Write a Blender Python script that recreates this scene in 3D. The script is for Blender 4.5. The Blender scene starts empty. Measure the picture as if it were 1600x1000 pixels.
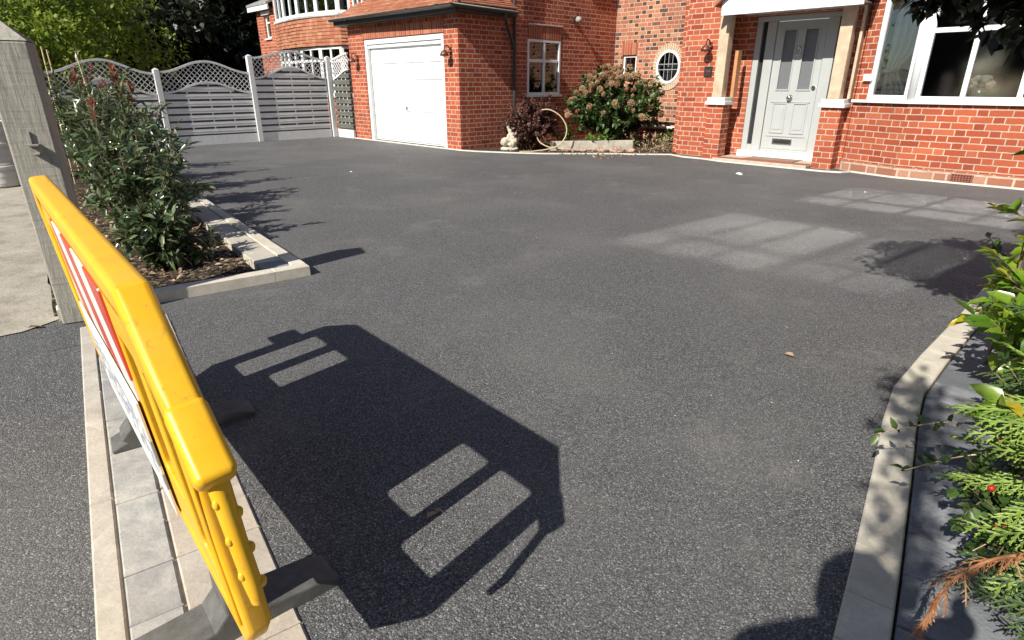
import bpy, bmesh, math, random
import numpy as np
from mathutils import Vector, Matrix
R = math.radians
rng = np.random.default_rng(7); random.seed(7)
scene = bpy.context.scene
COL = scene.collection
# ------------------------------------------------------------------ camera
cam_d = bpy.data.cameras.new('camera'); cam = bpy.data.objects.new('camera', cam_d); COL.objects.link(cam)
cam.location = (0, 0, 1.3); cam.rotation_euler = (R(90 - 21.75), 0, 0)
cam_d.sensor_width = 36; cam_d.lens = 20.81; cam_d.clip_start = .02; cam_d.clip_end = 1000
scene.camera = cam
# ------------------------------------------------------------------ sky and sun
SUN_EL = math.atan(.78); SDX, SDY = .6332, .7740
w = bpy.data.worlds.new('World'); scene.world = w; w.use_nodes = True
wn = w.node_tree; bg = wn.nodes['Background']
sky = wn.nodes.new('ShaderNodeTexSky'); sky.sky_type = 'NISHITA'; sky.sun_disc = False
sky.sun_elevation = SUN_EL; sky.sun_rotation = math.atan2(-SDX, -SDY); sky.dust_density = .6; sky.air_density = .8
wn.links.new(sky.outputs[0], bg.inputs[0]); bg.inputs[1].default_value = .08
sl = bpy.data.lights.new('sun', 'SUN'); sl.energy = 5.0; sl.angle = R(.5); sl.color = (1, .955, .88)
so = bpy.data.objects.new('sun', sl); COL.objects.link(so)
so.rotation_euler = Vector((SDX, SDY, -.78)).to_track_quat('-Z', 'Y').to_euler()
so.location = (-6, -8, 12)
vs = scene.view_settings; vs.view_transform = 'Standard'; vs.look = 'None'; vs.exposure = .42; vs.gamma = 1
cy = scene.cycles
cy.max_bounces = 8; cy.transparent_max_bounces = 12; cy.use_denoising = True; cy.sample_clamp_indirect = 0
cy.use_guiding = True; cy.use_surface_guiding = True; cy.blur_glossy = 0.; cy.caustics_reflective = True
# ------------------------------------------------------------------ frames
AX = np.array([.697, -.717]); AX /= np.linalg.norm(AX); BX = np.array([-AX[1], AX[0]])
ROT = math.atan2(AX[1], AX[0])
def W(s, t, z=0): return (AX[0]*s + BX[0]*t, AX[1]*s + BX[1]*t, z)
EU = np.array([-.604, .797]); EN = np.array([.797, .604])
DB = np.array([.656, -.755]); DB /= np.linalg.norm(DB); NB = np.array([-DB[1], DB[0]]); RB = math.atan2(DB[1], DB[0])
# ------------------------------------------------------------------ node helper
class NT:
    def __init__(s, name):
        s.m = bpy.data.materials.new(name); s.m.use_nodes = True; s.t = s.m.node_tree
        s.p = s.t.nodes['Principled BSDF']; s.out = s.t.nodes['Material Output']
    def n(s, ty, props=None, **ins):
        nd = s.t.nodes.new(ty)
        for k, v in (props or {}).items(): setattr(nd, k, v)
        for k, v in ins.items(): s.set(nd, k, v)
        return nd
    def set(s, nd, k, v):
        i = nd.inputs[int(k[1:])] if k[0] == 'i' and k[1:].isdigit() else nd.inputs[k.replace('_', ' ')]
        if hasattr(v, 'is_output'): s.t.links.new(v, i)
        else: i.default_value = v
    def math(s, op, a, b=0., c=None):
        nd = s.n('ShaderNodeMath', {'operation': op}, i0=a, i1=b)
        if c is not None: s.set(nd, 'i2', c)
        return nd.outputs[0]
    def mix(s, f, a, b, ty='MIX'):
        nd = s.n('ShaderNodeMix', {'data_type': 'RGBA', 'blend_type': ty})
        s.set(nd, 'i0', f); s.set(nd, 'i6', a if hasattr(a, 'is_output') else (*a[:3], 1)); s.set(nd, 'i7', b if hasattr(b, 'is_output') else (*b[:3], 1))
        return nd.outputs[2]
    def ramp(s, f, stops, interp='LINEAR'):
        nd = s.n('ShaderNodeValToRGB'); nd.color_ramp.interpolation = interp
        el = nd.color_ramp.elements
        while len(el) < len(stops): el.new(.5)
        for e, (p, c) in zip(el, stops):
            e.position = p; e.color = (*c, 1) if not np.isscalar(c) else (c, c, c, 1)
        s.set(nd, 'i0', f); return nd.outputs[0]
    def noise(s, vec, scale, detail=4, rough=.5, dist=0):
        nd = s.n('ShaderNodeTexNoise', i0=vec); nd.inputs['Scale'].default_value = scale
        nd.inputs['Detail'].default_value = detail; nd.inputs['Roughness'].default_value = rough; nd.inputs['Distortion'].default_value = dist
        return nd.outputs[0]
    def remap(s, v, a, b, c=0., d=1.):
        nd = s.n('ShaderNodeMapRange', i0=v, i1=a, i2=b, i3=c, i4=d); return nd.outputs[0]
    def obj(s): return s.n('ShaderNodeTexCoord').outputs['Object']
    def pos(s): return s.n('ShaderNodeNewGeometry').outputs['Position']
    def uv(s): return s.n('ShaderNodeTexCoord').outputs['UV']
    def isl(s): return s.n('ShaderNodeNewGeometry').outputs['Random Per Island']
    def bump(s, h, strength=.5, dist=.01):
        nd = s.n('ShaderNodeBump'); s.set(nd, 'Height', h); nd.inputs['Strength'].default_value = strength; nd.inputs['Distance'].default_value = dist
        s.t.links.new(nd.outputs[0], s.p.inputs['Normal'])
    def fin(s, col=None, rough=None, spec=None, metal=None):
        for k, v in (('Base Color', col), ('Roughness', rough), ('Specular IOR Level', spec), ('Metallic', metal)):
            if v is None: continue
            if hasattr(v, 'is_output'): s.t.links.new(v, s.p.inputs[k])
            else: s.p.inputs[k].default_value = (*v, 1) if not np.isscalar(v) else v
        return s.m
def plain(name, col, rough=.5, var=.12, scale=6, bump=0, spec=.4, metal=0):
    a = NT(name); v = a.obj(); nz = a.noise(v, scale, 6, .6)
    c = a.mix(a.remap(nz, .3, .7), tuple(x*(1-var) for x in col), tuple(min(1, x*(1+var)) for x in col))
    if bump: a.bump(a.noise(v, scale*12, 4), bump, .004)
    return a.fin(c, a.remap(nz, .3, .7, rough*.85, min(1, rough*1.15)), spec, metal)
def brick_mat(name, stops, mortar, soldier=False, stain=.25, ch=.089, S=.26, Hd=.13, mw=.0075, darkhead=0):
    a = NT(name); uv = a.uv()
    wob = a.n('ShaderNodeVectorMath', {'operation': 'SCALE'}, i0=a.n('ShaderNodeVectorMath', {'operation': 'SUBTRACT'}, i0=a.n('ShaderNodeTexNoise', i0=uv, Scale=14.).outputs[1], i1=(.5, .5, .5)).outputs[0])
    wob.inputs['Scale'].default_value = .012
    uvw = a.n('ShaderNodeVectorMath', {'operation': 'ADD'}, i0=uv, i1=wob.outputs[0]).outputs[0]
    sx = a.n('ShaderNodeSeparateXYZ', i0=uvw); u, v = sx.outputs[0], sx.outputs[1]
    if soldier:
        k = a.math('FLOOR', a.math('DIVIDE', u, .078)); f = a.math('SUBTRACT', u, a.math('MULTIPLY', k, .078))
        dist = a.math('MINIMUM', f, a.math('SUBTRACT', .078, f)); ident = k; row = 0.
    else:
        P = S + Hd
        row = a.math('FLOOR', a.math('DIVIDE', v, ch)); fv = a.math('SUBTRACT', v, a.math('MULTIPLY', row, ch))
        par = a.math('FLOORED_MODULO', row, 2.); uu = a.math('ADD', u, a.math('MULTIPLY', par, P/2))
        k = a.math('FLOOR', a.math('DIVIDE', uu, P)); f = a.math('SUBTRACT', uu, a.math('MULTIPLY', k, P))
        d1 = a.math('MINIMUM', f, a.math('SUBTRACT', P, f)); d2 = a.math('ABSOLUTE', a.math('SUBTRACT', f, S))
        dv = a.math('MINIMUM', fv, a.math('SUBTRACT', ch, fv))
        dist = a.math('MINIMUM', a.math('MINIMUM', d1, d2), dv)
        head = a.math('GREATER_THAN', f, S); ident = a.math('ADD', a.math('MULTIPLY', k, 2.), head)
    cid = a.n('ShaderNodeCombineXYZ', i0=ident, i1=row)
    wnz = a.n('ShaderNodeTexWhiteNoise', {'noise_dimensions': '3D'}, i0=cid.outputs[0]).outputs[0]
    mask = a.remap(dist, mw-.0015, mw+.0015)
    if darkhead: wnz = a.math('SUBTRACT', wnz, a.math('MULTIPLY', head, darkhead))
    fine = a.noise(uv, 60, 5, .65); big = a.noise(uv, 1.3, 4)
    c = a.ramp(wnz, stops)
    c = a.mix(a.remap(fine, .35, .8, .0, .45), c, (.12, .035, .02))
    c = a.mix(a.math('MULTIPLY', a.remap(a.noise(uv, 5, 6, .7), .62, .75), .2), c, (.55, .38, .30))
    mcol = a.mix(a.remap(a.noise(uv, 9, 4), .35, .65), mortar, tuple(x*.72 for x in mortar))
    c = a.mix(mask, mcol, c)
    c = a.mix(a.math('MULTIPLY', a.remap(big, .4, .7), stain), c, (.12, .06, .045))
    a.bump(a.math('ADD', a.math('MULTIPLY', mask, 1.), a.math('MULTIPLY', fine, .35)), .7, .006)
    return a.fin(c, .88, .25)
def leaf_mat(name, cols, rough=.42, transl=.25, spec=.5):
    a = NT(name); r = a.isl()
    c = a.ramp(r, [(i/max(1, len(cols)-1), k) for i, k in enumerate(cols)])
    c = a.mix(a.remap(a.noise(a.pos(), 60, 3), .35, .7, 0, .35), c, tuple(x*.55 for x in cols[0]))
    a.fin(c, rough, spec)
    tr = a.n('ShaderNodeBsdfTranslucent'); a.t.links.new(a.mix(.5, c, tuple(min(1, x*1.6) for x in cols[-1]), 'MIX'), tr.inputs[0])
    mx = a.n('ShaderNodeMixShader', i0=transl, i1=a.p.outputs[0], i2=tr.outputs[0]); a.t.links.new(mx.outputs[0], a.out.inputs[0])
    return a.m
M = {}
M['brick'] = brick_mat('orange_red_brick', [(0, (.32, .062, .028)), (.25, (.43, .085, .036)), (.75, (.5, .115, .048)), (1, (.56, .155, .07))], (.66, .49, .37))
M['brick_mix'] = brick_mat('mixed_stock_brick', [(0, (.09, .055, .045)), (.06, (.15, .08, .055)), (.12, (.42, .14, .08)), (.7, (.54, .22, .13)), (1, (.56, .3, .18))], (.68, .56, .4), S=.24, Hd=.125, darkhead=.42)
M['soldier'] = brick_mat('soldier_brick', [(0, (.36, .085, .04)), (.6, (.46, .13, .06)), (1, (.55, .2, .1))], (.6, .42, .32), soldier=True, mw=.006)
M['plinth'] = brick_mat('rendered_plinth_brick', [(0, (.34, .13, .08)), (1, (.5, .27, .18))], (.66, .48, .36), ch=.125, S=.3, Hd=.16, mw=.014)
M['upvc'] = plain('white_upvc', (.82, .83, .82), .3, .02, 3)
M['white_door'] = plain('white_painted_metal', (.83, .84, .82), .4, .02, 2)
M['grey_door'] = plain('pale_grey_door_paint', (.42, .435, .42), .4, .03, 4)
M['stone'] = plain('buff_stone', (.55, .42, .29), .85, .22, 7, .35)
M['cap'] = plain('white_cap_stone', (.74, .73, .68), .8, .08, 9, .2)
M['timber_orange'] = plain('orange_timber', (.5, .24, .1), .6, .2, 8)
M['conc'] = plain('pale_concrete', (.56, .52, .44), .9, .14, 18, .4)
M['haunch'] = plain('mortar_haunch', (.66, .62, .54), .9, .12, 11, .4)
M['dark_metal'] = plain('dark_metal', (.03, .028, .026), .45, .2, 10)
M['copper'] = plain('aged_copper', (.2, .075, .05), .45, .3, 10, metal=.5)
M['chrome'] = plain('chrome', (.62, .62, .6), .22, .05, 10, metal=1)
M['gutter'] = plain('grey_black_gutter', (.05, .05, .05), .4, .25, 4)
M['gutter_rim'] = plain('weathered_gutter_rim', (.3, .29, .26), .6, .25, 6)
M['pipe'] = plain('grey_downpipe', (.04, .04, .04), .4, .2, 5)
M['fence'] = plain('grey_fence_paint', (.66, .66, .635), .7, .07, 5, .15)
M['fence_light'] = plain('pale_concrete_post', (.66, .66, .64), .85, .08, 12, .3)
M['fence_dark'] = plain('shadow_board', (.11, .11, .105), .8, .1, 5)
M['gate'] = None; M['fence_shaded'] = plain('shaded_olive_fence', (.13, .13, .11), .8, .2, 5, .2)  # return panel's shade is put into this darker olive colour
M['tile'] = brick_mat('clay_roof_tile', [(0, (.36, .13, .07)), (.5, (.45, .18, .1)), (1, (.54, .27, .16))], (.25, .11, .06), ch=.1, S=.165, Hd=.165, mw=.0025, stain=.1)
M['curtain'] = plain('cream_curtain', (.8, .74, .58), .9, .15, 4)
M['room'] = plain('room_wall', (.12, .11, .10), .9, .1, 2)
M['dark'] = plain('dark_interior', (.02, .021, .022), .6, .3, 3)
M['lead'] = plain('lead_came', (.45, .45, .45), .5, .1, 10)
M['petal'] = plain('cream_petal', (.85, .82, .74), .7, .05, 30)
M['vase'] = plain('silver_vase', (.4, .4, .38), .3, .1, 10, metal=.6)
M['hose'] = plain('cream_hose', (.58, .47, .29), .4, .1, 10)
M['black_plastic'] = plain('black_rubber_foot', (.075, .075, .07), .7, .3, 20, .3)
M['grey_plastic'] = plain('grey_recycled_foot', (.12, .118, .108), .75, .3, 25, .35)
M['cane'] = plain('bamboo_cane', (.58, .45, .26), .6, .2, 20)
M['bark'] = plain('bark', (.11, .085, .06), .9, .3, 20, .6)
M['twig'] = plain('twig', (.2, .14, .09), .8, .3, 20, .3)
M['terr'] = plain('red_brown_terracotta', (.3, .1, .06), .8, .2, 10)
def mk_tarmac(name, dust=True, k=1.):
    a = NT(name); p = a.pos()
    vo = a.n('ShaderNodeTexVoronoi', {'feature': 'F1'}, Vector=p, Scale=205.)
    cell = a.n('ShaderNodeSeparateColor', i0=vo.outputs['Color']).outputs[0]
    c = a.ramp(cell, [(0, .075*k), (.45, .12*k), (.75, .185*k), (.94, .28*k), (1, .48*k)])
    c = a.mix(a.remap(vo.outputs['Distance'], .42, .85), c, (.03, .03, .029))
    big = a.noise(p, .9, 5, .6); c = a.mix(a.remap(big, .3, .7, 0, .4), c, (.15*k, .147*k, .138*k))
    if dust:
        d = a.math('MULTIPLY', a.remap(a.noise(p, 1.7, 6, .65, .4), .55, .7), a.remap(a.noise(p, 55, 3), .35, .65, .25, .8))
        c = a.mix(a.math('MULTIPLY', d, .6), c, (.26, .245, .215))
        d2 = a.math('MULTIPLY', a.remap(a.noise(p, .55, 3, .5), .48, .7), .42)
        c = a.mix(d2, c, (.2, .195, .18))
    h = a.math('SUBTRACT', a.math('MULTIPLY', cell, .5), vo.outputs['Distance'])
    a.bump(h, .55, .005)
    return a.fin(c, a.remap(cell, 0, 1, .85, .65), .22)
M['tarmac'] = mk_tarmac('driveway_tarmac'); M['footway'] = mk_tarmac('footway_tarmac', True, 1.05)
a = NT('old_concrete'); p = a.pos(); n1 = a.noise(p, 3, 7, .7); n2 = a.noise(p, 40, 5, .7)
c = a.ramp(n1, [(.3, (.24, .21, .16)), (.5, (.4, .36, .29)), (.7, (.5, .46, .38))]); c = a.mix(a.remap(n2, .55, .75, 0, .6), c, (.16, .13, .1))
a.bump(n2, .6, .01); M['old_concrete'] = a.fin(c, .92, .2)
def paver_mat(name, cols, bump=.5, spot=(.2, .19, .17)):
    a = NT(name); p = a.pos(); r = a.isl()
    c = a.ramp(r, [(i/(len(cols)-1), k) for i, k in enumerate(cols)])
    n1 = a.noise(p, 9, 7, .65, .6); n2 = a.noise(p, 90, 4, .6)
    c = a.mix(a.remap(n1, .42, .7, 0, .75), c, spot); c = a.mix(a.remap(n2, .5, .8, 0, .5), c, tuple(x*.6 for x in cols[0]))
    c = a.mix(a.math('MULTIPLY', a.remap(a.noise(p, 5, 5, .6, 1.2), .55, .7), .6), c, tuple(min(1, x*1.25) for x in cols[-1]))
    a.bump(a.math('ADD', n1, a.math('MULTIPLY', n2, .5)), bump, .006)
    return a.fin(c, .85, .3)
M['pav_grey'] = paver_mat('riven_grey_block', [(.36, .35, .32), (.44, .43, .39), (.5, .47, .41)], .5, (.24, .245, .24))
M['pav_peach'] = paver_mat('peach_block', [(.5, .43, .34), (.55, .47, .37), (.47, .43, .36)], .5, (.37, .32, .26))
M['pav_buff'] = paver_mat('buff_edging', [(.5, .46, .38), (.55, .5, .42)], .4, (.36, .33, .27))
M['pav_dark'] = paver_mat('charcoal_block', [(.14, .15, .16), (.3, .31, .325), (.2, .205, .215)], .9, (.13, .135, .14))
M['kerb'] = paver_mat('cream_kerb', [(.62, .57, .46), (.66, .61, .5), (.6, .55, .45)], .4, (.48, .43, .34))
a = NT('bed_mulch'); p = a.pos(); vo = a.n('ShaderNodeTexVoronoi', Vector=p, Scale=45.); cc = a.n('ShaderNodeSeparateColor', i0=vo.outputs['Color']).outputs[0]
c = a.ramp(cc, [(0, (.02, .015, .011)), (.6, (.07, .052, .036)), (.9, (.17, .13, .09)), (1, (.3, .24, .17))]); a.bump(a.math('ADD', cc, a.noise(p, 20, 5)), 1., .03)
M['mulch'] = a.fin(c, .95, .1)
a = NT('rough_ground'); p = a.pos(); c = a.ramp(a.noise(p, 2, 8, .7), [(.3, (.05, .06, .025)), (.7, (.13, .12, .06))]); M['ground'] = a.fin(c, .95, .1)
a = NT('weathered_timber'); o = a.obj(); mp = a.n('ShaderNodeMapping', i0=o); mp.inputs['Scale'].default_value = (14, 14, 1.6)
g = a.noise(mp.outputs[0], 3, 7, .7, .8); mp2 = a.n('ShaderNodeMapping', i0=o); mp2.inputs['Scale'].default_value = (1, 1, 16)
g2 = a.noise(mp2.outputs[0], 4, 3, .6, .3)
c = a.ramp(g, [(.28, (.22, .205, .17)), (.48, (.36, .34, .285)), (.75, (.46, .43, .36))]); c = a.mix(a.remap(g2, .58, .72, 0, .5), c, (.2, .18, .14))
a.bump(a.math('ADD', g, a.math('MULTIPLY', g2, .4)), .6, .008); M['gate'] = a.fin(c, .9, .2)
a = NT('yellow_barrier_plastic'); o = a.obj(); n1 = a.noise(o, 8, 7, .65); n2 = a.noise(o, 45, 5, .7)
c = a.mix(a.remap(n1, .3, .7), (.86, .43, .012), (.9, .5, .02)); c = a.mix(a.remap(n2, .6, .72, 0, .55), c, (.45, .2, .02)); c = a.mix(a.math('MULTIPLY', a.remap(a.noise(o, 3, 6, .7), .52, .7), .45), c, (.55, .36, .08))
mps = a.n('ShaderNodeMapping', i0=o); mps.inputs['Scale'].default_value = (5, 60, 40); mps.inputs['Rotation'].default_value = (0, .35, 0)
c = a.mix(a.math('MULTIPLY', a.remap(a.noise(mps.outputs[0], 1.6, 3, .6), .66, .72), .5), c, (.42, .23, .04))
a.bump(n2, .12, .003); M['yellow'] = a.fin(c, a.remap(n1, .3, .7, .32, .5), .45)
M['yellow'].node_tree.nodes['Principled BSDF'].inputs['Subsurface Weight'].default_value = .0
a = NT('red_white_sheeting'); sx = a.n('ShaderNodeSeparateXYZ', i0=a.obj())
f = a.math('FLOORED_MODULO', a.math('ADD', sx.outputs[0], sx.outputs[2]), .44); c = a.mix(a.math('GREATER_THAN', f, .22), (.78, .76, .72), (.55, .07, .045)); M['chevron'] = a.fin(c, .35, .5)
a = NT('faded_white_sign'); o = a.obj(); mp = a.n('ShaderNodeMapping', i0=o); mp.inputs['Scale'].default_value = (9, 1, 16)
t_ = a.remap(a.noise(mp.outputs[0], 2.2, 2, .5), .46, .54); sx = a.n('ShaderNodeSeparateXYZ', i0=o)
band = a.math('LESS_THAN', a.math('ABSOLUTE', sx.outputs[2]), .085)
c = a.mix(a.math('MULTIPLY', a.math('MULTIPLY', t_, band), .85), (.74, .74, .72), (.2, .24, .32)); M['sign'] = a.fin(c, .45, .4)
def glass_mat(name, refl=.2, tint=(.9, .93, .92), rough=.012):
    a = NT(name); g = a.n('ShaderNodeBsdfGlossy', {'distribution': 'BECKMANN'}); g.inputs['Roughness'].default_value = rough; g.inputs[0].default_value = (1, 1, 1, 1)
    tr = a.n('ShaderNodeBsdfTransparent'); tr.inputs[0].default_value = (*tint, 1)
    fr = a.n('ShaderNodeFresnel'); fr.inputs[0].default_value = 1.5
    f = a.math('ADD', a.math('MULTIPLY', fr.outputs[0], 1.2), refl, ); f = a.math('MINIMUM', f, 1.)
    mx = a.n('ShaderNodeMixShader', i0=f, i1=tr.outputs[0], i2=g.outputs[0]); a.t.links.new(mx.outputs[0], a.out.inputs[0]); return a.m
M['glass'] = glass_mat('window_glass', .03); M['glass_bay'] = glass_mat('old_bay_glass', .33, (.9, .92, .91), .068)
a = NT('obscured_glass'); a.bump(a.noise(a.obj(), 90, 3), .3, .003); M['frost'] = a.fin((.16, .17, .175), .25, .6)
# leaves
M['lf_photinia'] = leaf_mat('photinia_leaf', [(.025, .052, .018), (.055, .1, .03), (.11, .155, .055), (.24, .27, .14)], .26, .12, .8)
M['lf_redtip'] = leaf_mat('photinia_red_tip', [(.22, .05, .035), (.33, .1, .065), (.4, .18, .11)], .4, .3)
M['lf_bright'] = leaf_mat('bright_tree_leaf', [(.1, .17, .02), (.2, .29, .035), (.31, .38, .06)], .5, .35)
M['lf_dark'] = leaf_mat('dark_tree_leaf', [(.008, .014, .006), (.015, .024, .01), (.035, .04, .02)], .45, .1)
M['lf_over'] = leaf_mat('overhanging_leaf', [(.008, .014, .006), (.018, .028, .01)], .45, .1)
M['lf_copper'] = leaf_mat('copper_shrub_leaf', [(.07, .028, .022), (.14, .06, .045), (.21, .11, .085)], .45, .15)
M['lf_hyd'] = leaf_mat('hydrangea_leaf', [(.018, .04, .012), (.05, .1, .022), (.15, .22, .06)], .45, .2)
M['hyd_head'] = leaf_mat('faded_hydrangea_petal', [(.38, .17, .11), (.48, .27, .17), (.52, .38, .2), (.5, .45, .25)], .7, .2)
M['lf_low'] = leaf_mat('low_plant_leaf', [(.1, .19, .03), (.2, .32, .06)], .5, .3)
M['lf_laurel'] = leaf_mat('laurel_leaf', [(.07, .15, .012), (.15, .26, .02), (.27, .38, .04)], .28, .25, .6)
M['lf_small'] = leaf_mat('small_hedge_leaf', [(.025, .05, .012), (.06, .12, .025), (.13, .2, .05)], .4, .2)
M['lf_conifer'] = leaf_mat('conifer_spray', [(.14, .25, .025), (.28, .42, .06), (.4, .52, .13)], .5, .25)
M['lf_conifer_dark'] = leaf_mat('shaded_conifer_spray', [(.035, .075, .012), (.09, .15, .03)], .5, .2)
M['dead'] = leaf_mat('dead_conifer_spray', [(.36, .12, .04), (.5, .22, .09), (.55, .36, .18)], .7, .2)
M['litter'] = leaf_mat('dry_litter', [(.22, .13, .07), (.42, .3, .18), (.55, .45, .3)], .8, .1)
M['yel_leaf'] = leaf_mat('yellow_spotted_leaf', [(.3, .36, .02), (.55, .4, .03)], .35, .3)
M['berry'] = plain('red_berry', (.45, .03, .015), .25, .2, 40)
# ------------------------------------------------------------------ mesh builder
class MB:
    def __init__(s): s.v = []; s.f = []; s.sm = set()
    def add(s, vs, fs, smooth=False):
        o = len(s.v); s.v += [tuple(map(float, x)) for x in vs]
        for f in fs:
            if smooth: s.sm.add(len(s.f))
            s.f.append(tuple(i+o for i in f))
    def box(s, x0, x1, y0, y1, z0, z1):
        s.add([(x0,y0,z0),(x1,y0,z0),(x1,y1,z0),(x0,y1,z0),(x0,y0,z1),(x1,y0,z1),(x1,y1,z1),(x0,y1,z1)],
              [(0,3,2,1),(4,5,6,7),(0,1,5,4),(1,2,6,5),(2,3,7,6),(3,0,4,7)])
    def obox(s, c, sz, m):          # oriented box: matrix m 3x3
        hs = [x/2 for x in sz]; pts = [Vector(c) + m @ Vector((i*hs[0], j*hs[1], k*hs[2])) for k in (-1,1) for j in (-1,1) for i in (-1,1)]
        s.add(pts, [(0,2,3,1),(4,5,7,6),(0,1,5,4),(1,3,7,5),(3,2,6,7),(2,0,4,6)])
    def bar(s, p, q, wd, th, up=(0,0,1)):  # box between two points
        p, q = Vector(p), Vector(q); d = q-p; L = d.length; d.normalize(); u = Vector(up); x = d.cross(u)
        if x.length < 1e-4: x = d.cross(Vector((1,0,0)))
        x.normalize(); u = x.cross(d); m = Matrix((d, x, u)).transposed(); s.obox((p+q)/2, (L, wd, th), m)
    def prism(s, poly, z0, z1):     # vertical prism of an xy polygon (ccw)
        n = len(poly); v = [(x,y,z0) for x,y in poly] + [(x,y,z1) for x,y in poly]
        s.add(v, [tuple(range(n-1,-1,-1)), tuple(range(n,2*n))] + [(i,(i+1)%n,n+(i+1)%n,n+i) for i in range(n)])
    def tube(s, pts, r, n=8, caps=True, smooth=True):
        pts = [Vector(p) for p in pts]; rs = r if hasattr(r, '__len__') else [r]*len(pts); vs = []; prev = None
        for i, p in enumerate(pts):
            d = (pts[min(i+1,len(pts)-1)] - pts[max(i-1,0)]).normalized()
            a = prev if prev is not None else (Vector((0,0,1)) if abs(d.z) < .9 else Vector((1,0,0)))
            x = (a - d*a.dot(d)).normalized(); prev = x; y = d.cross(x)
            vs += [p + (x*math.cos(2*math.pi*k/n) + y*math.sin(2*math.pi*k/n))*rs[i] for k in range(n)]
        fs = [(i*n+k, i*n+(k+1)%n, (i+1)*n+(k+1)%n, (i+1)*n+k) for i in range(len(pts)-1) for k in range(n)]
        s.add(vs, fs, smooth)
        if caps: s.add(vs[:n], [tuple(range(n-1,-1,-1))]); s.add(vs[-n:], [tuple(range(n))])
    def lathe(s, prof, c=(0,0,0), n=20):    # profile of (r, z)
        vs = [(c[0]+r*math.cos(2*math.pi*k/n), c[1]+r*math.sin(2*math.pi*k/n), c[2]+z) for r,z in prof for k in range(n)]
        s.add(vs, [(i*n+k, i*n+(k+1)%n, (i+1)*n+(k+1)%n, (i+1)*n+k) for i in range(len(prof)-1) for k in range(n)], True)
    def ball(s, c, r, n=8, sz=(1,1,1)):
        prof = [(max(1e-4, math.sin(math.pi*i/n)), -math.cos(math.pi*i/n)) for i in range(n+1)]; m = n+2
        vs = [(c[0]+p*r*sz[0]*math.cos(2*math.pi*k/m), c[1]+p*r*sz[1]*math.sin(2*math.pi*k/m), c[2]+z*r*sz[2]) for p,z in prof for k in range(m)]
        s.add(vs, [(i*m+k, i*m+(k+1)%m, (i+1)*m+(k+1)%m, (i+1)*m+k) for i in range(n) for k in range(m)], True)
    def strip(s, a, b, off):        # two polylines with a thickness offset vector: solid strip
        n = len(a); off = Vector(off); A = [Vector(p) for p in a]; B = [Vector(p) for p in b]
        v = A + B + [p+off for p in A] + [p+off for p in B]; fs = []
        for i in range(n-1):
            fs += [(i,i+1,n+i+1,n+i), (2*n+i,3*n+i,3*n+i+1,2*n+i+1), (n+i,n+i+1,3*n+i+1,3*n+i), (i,2*n+i,2*n+i+1,i+1)]
        fs += [(0,n,3*n,2*n), (n-1,3*n-1,4*n-1,2*n-1)]; s.add(v, fs)
    def build(s, name, mat, parent=None, off=(0,0,0), bevel=0, loc=None, rot=0):
        me = bpy.data.meshes.new(name); me.from_pydata([(x-off[0], y-off[1], z-off[2]) for x,y,z in s.v], [], s.f)
        me.polygons.foreach_set('use_smooth', [i in s.sm for i in range(len(s.f))])
        return finish(me, name, mat, parent, off, bevel, loc, rot)
def box_uv(me, off=(0,0,0)):
    while me.uv_layers: me.uv_layers.remove(me.uv_layers[0])
    uvl = me.uv_layers.new(name='UVMap'); n = len(me.loops); co = np.empty((len(me.vertices), 3)); me.vertices.foreach_get('co', co.ravel()); co += np.array(off)
    out = np.empty((n, 2))
    for p in me.polygons:
        nx, ny, nz = p.normal
        idx = [me.loops[i].vertex_index for i in p.loop_indices]; c = co[idx]
        if abs(nz) > .9: q = c[:, :2]
        else:
            h = math.hypot(nx, ny); tx, ty = -ny/h, nx/h
            if abs(nz) > .15: q = np.stack([c[:,0]*tx + c[:,1]*ty, c[:,2]/max(.2, h)], 1)
            else: q = np.stack([c[:,0]*tx + c[:,1]*ty, c[:,2]], 1)
        out[list(p.loop_indices)] = q
    uvl.data.foreach_set('uv', out.astype(np.float32).ravel())
def finish(me, name, mat, parent, off, bevel, loc, rot):
    me.update(); box_uv(me, off); me.materials.append(mat)
    o = bpy.data.objects.new(name, me); COL.objects.link(o)
    if parent is not None:
        o.parent = parent
        if loc is not None: o.location = loc
    else:
        o.location = loc if loc is not None else (0,0,0); o.rotation_euler = (0,0,rot)
    if bevel:
        b = o.modifiers.new('bevel', 'BEVEL'); b.width = bevel; b.segments = 2; b.limit_method = 'ANGLE'; b.angle_limit = R(40)
        o.modifiers.new('wn', 'WEIGHTED_NORMAL'); me.polygons.foreach_set('use_smooth', [True]*len(me.polygons))
    return o
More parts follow.
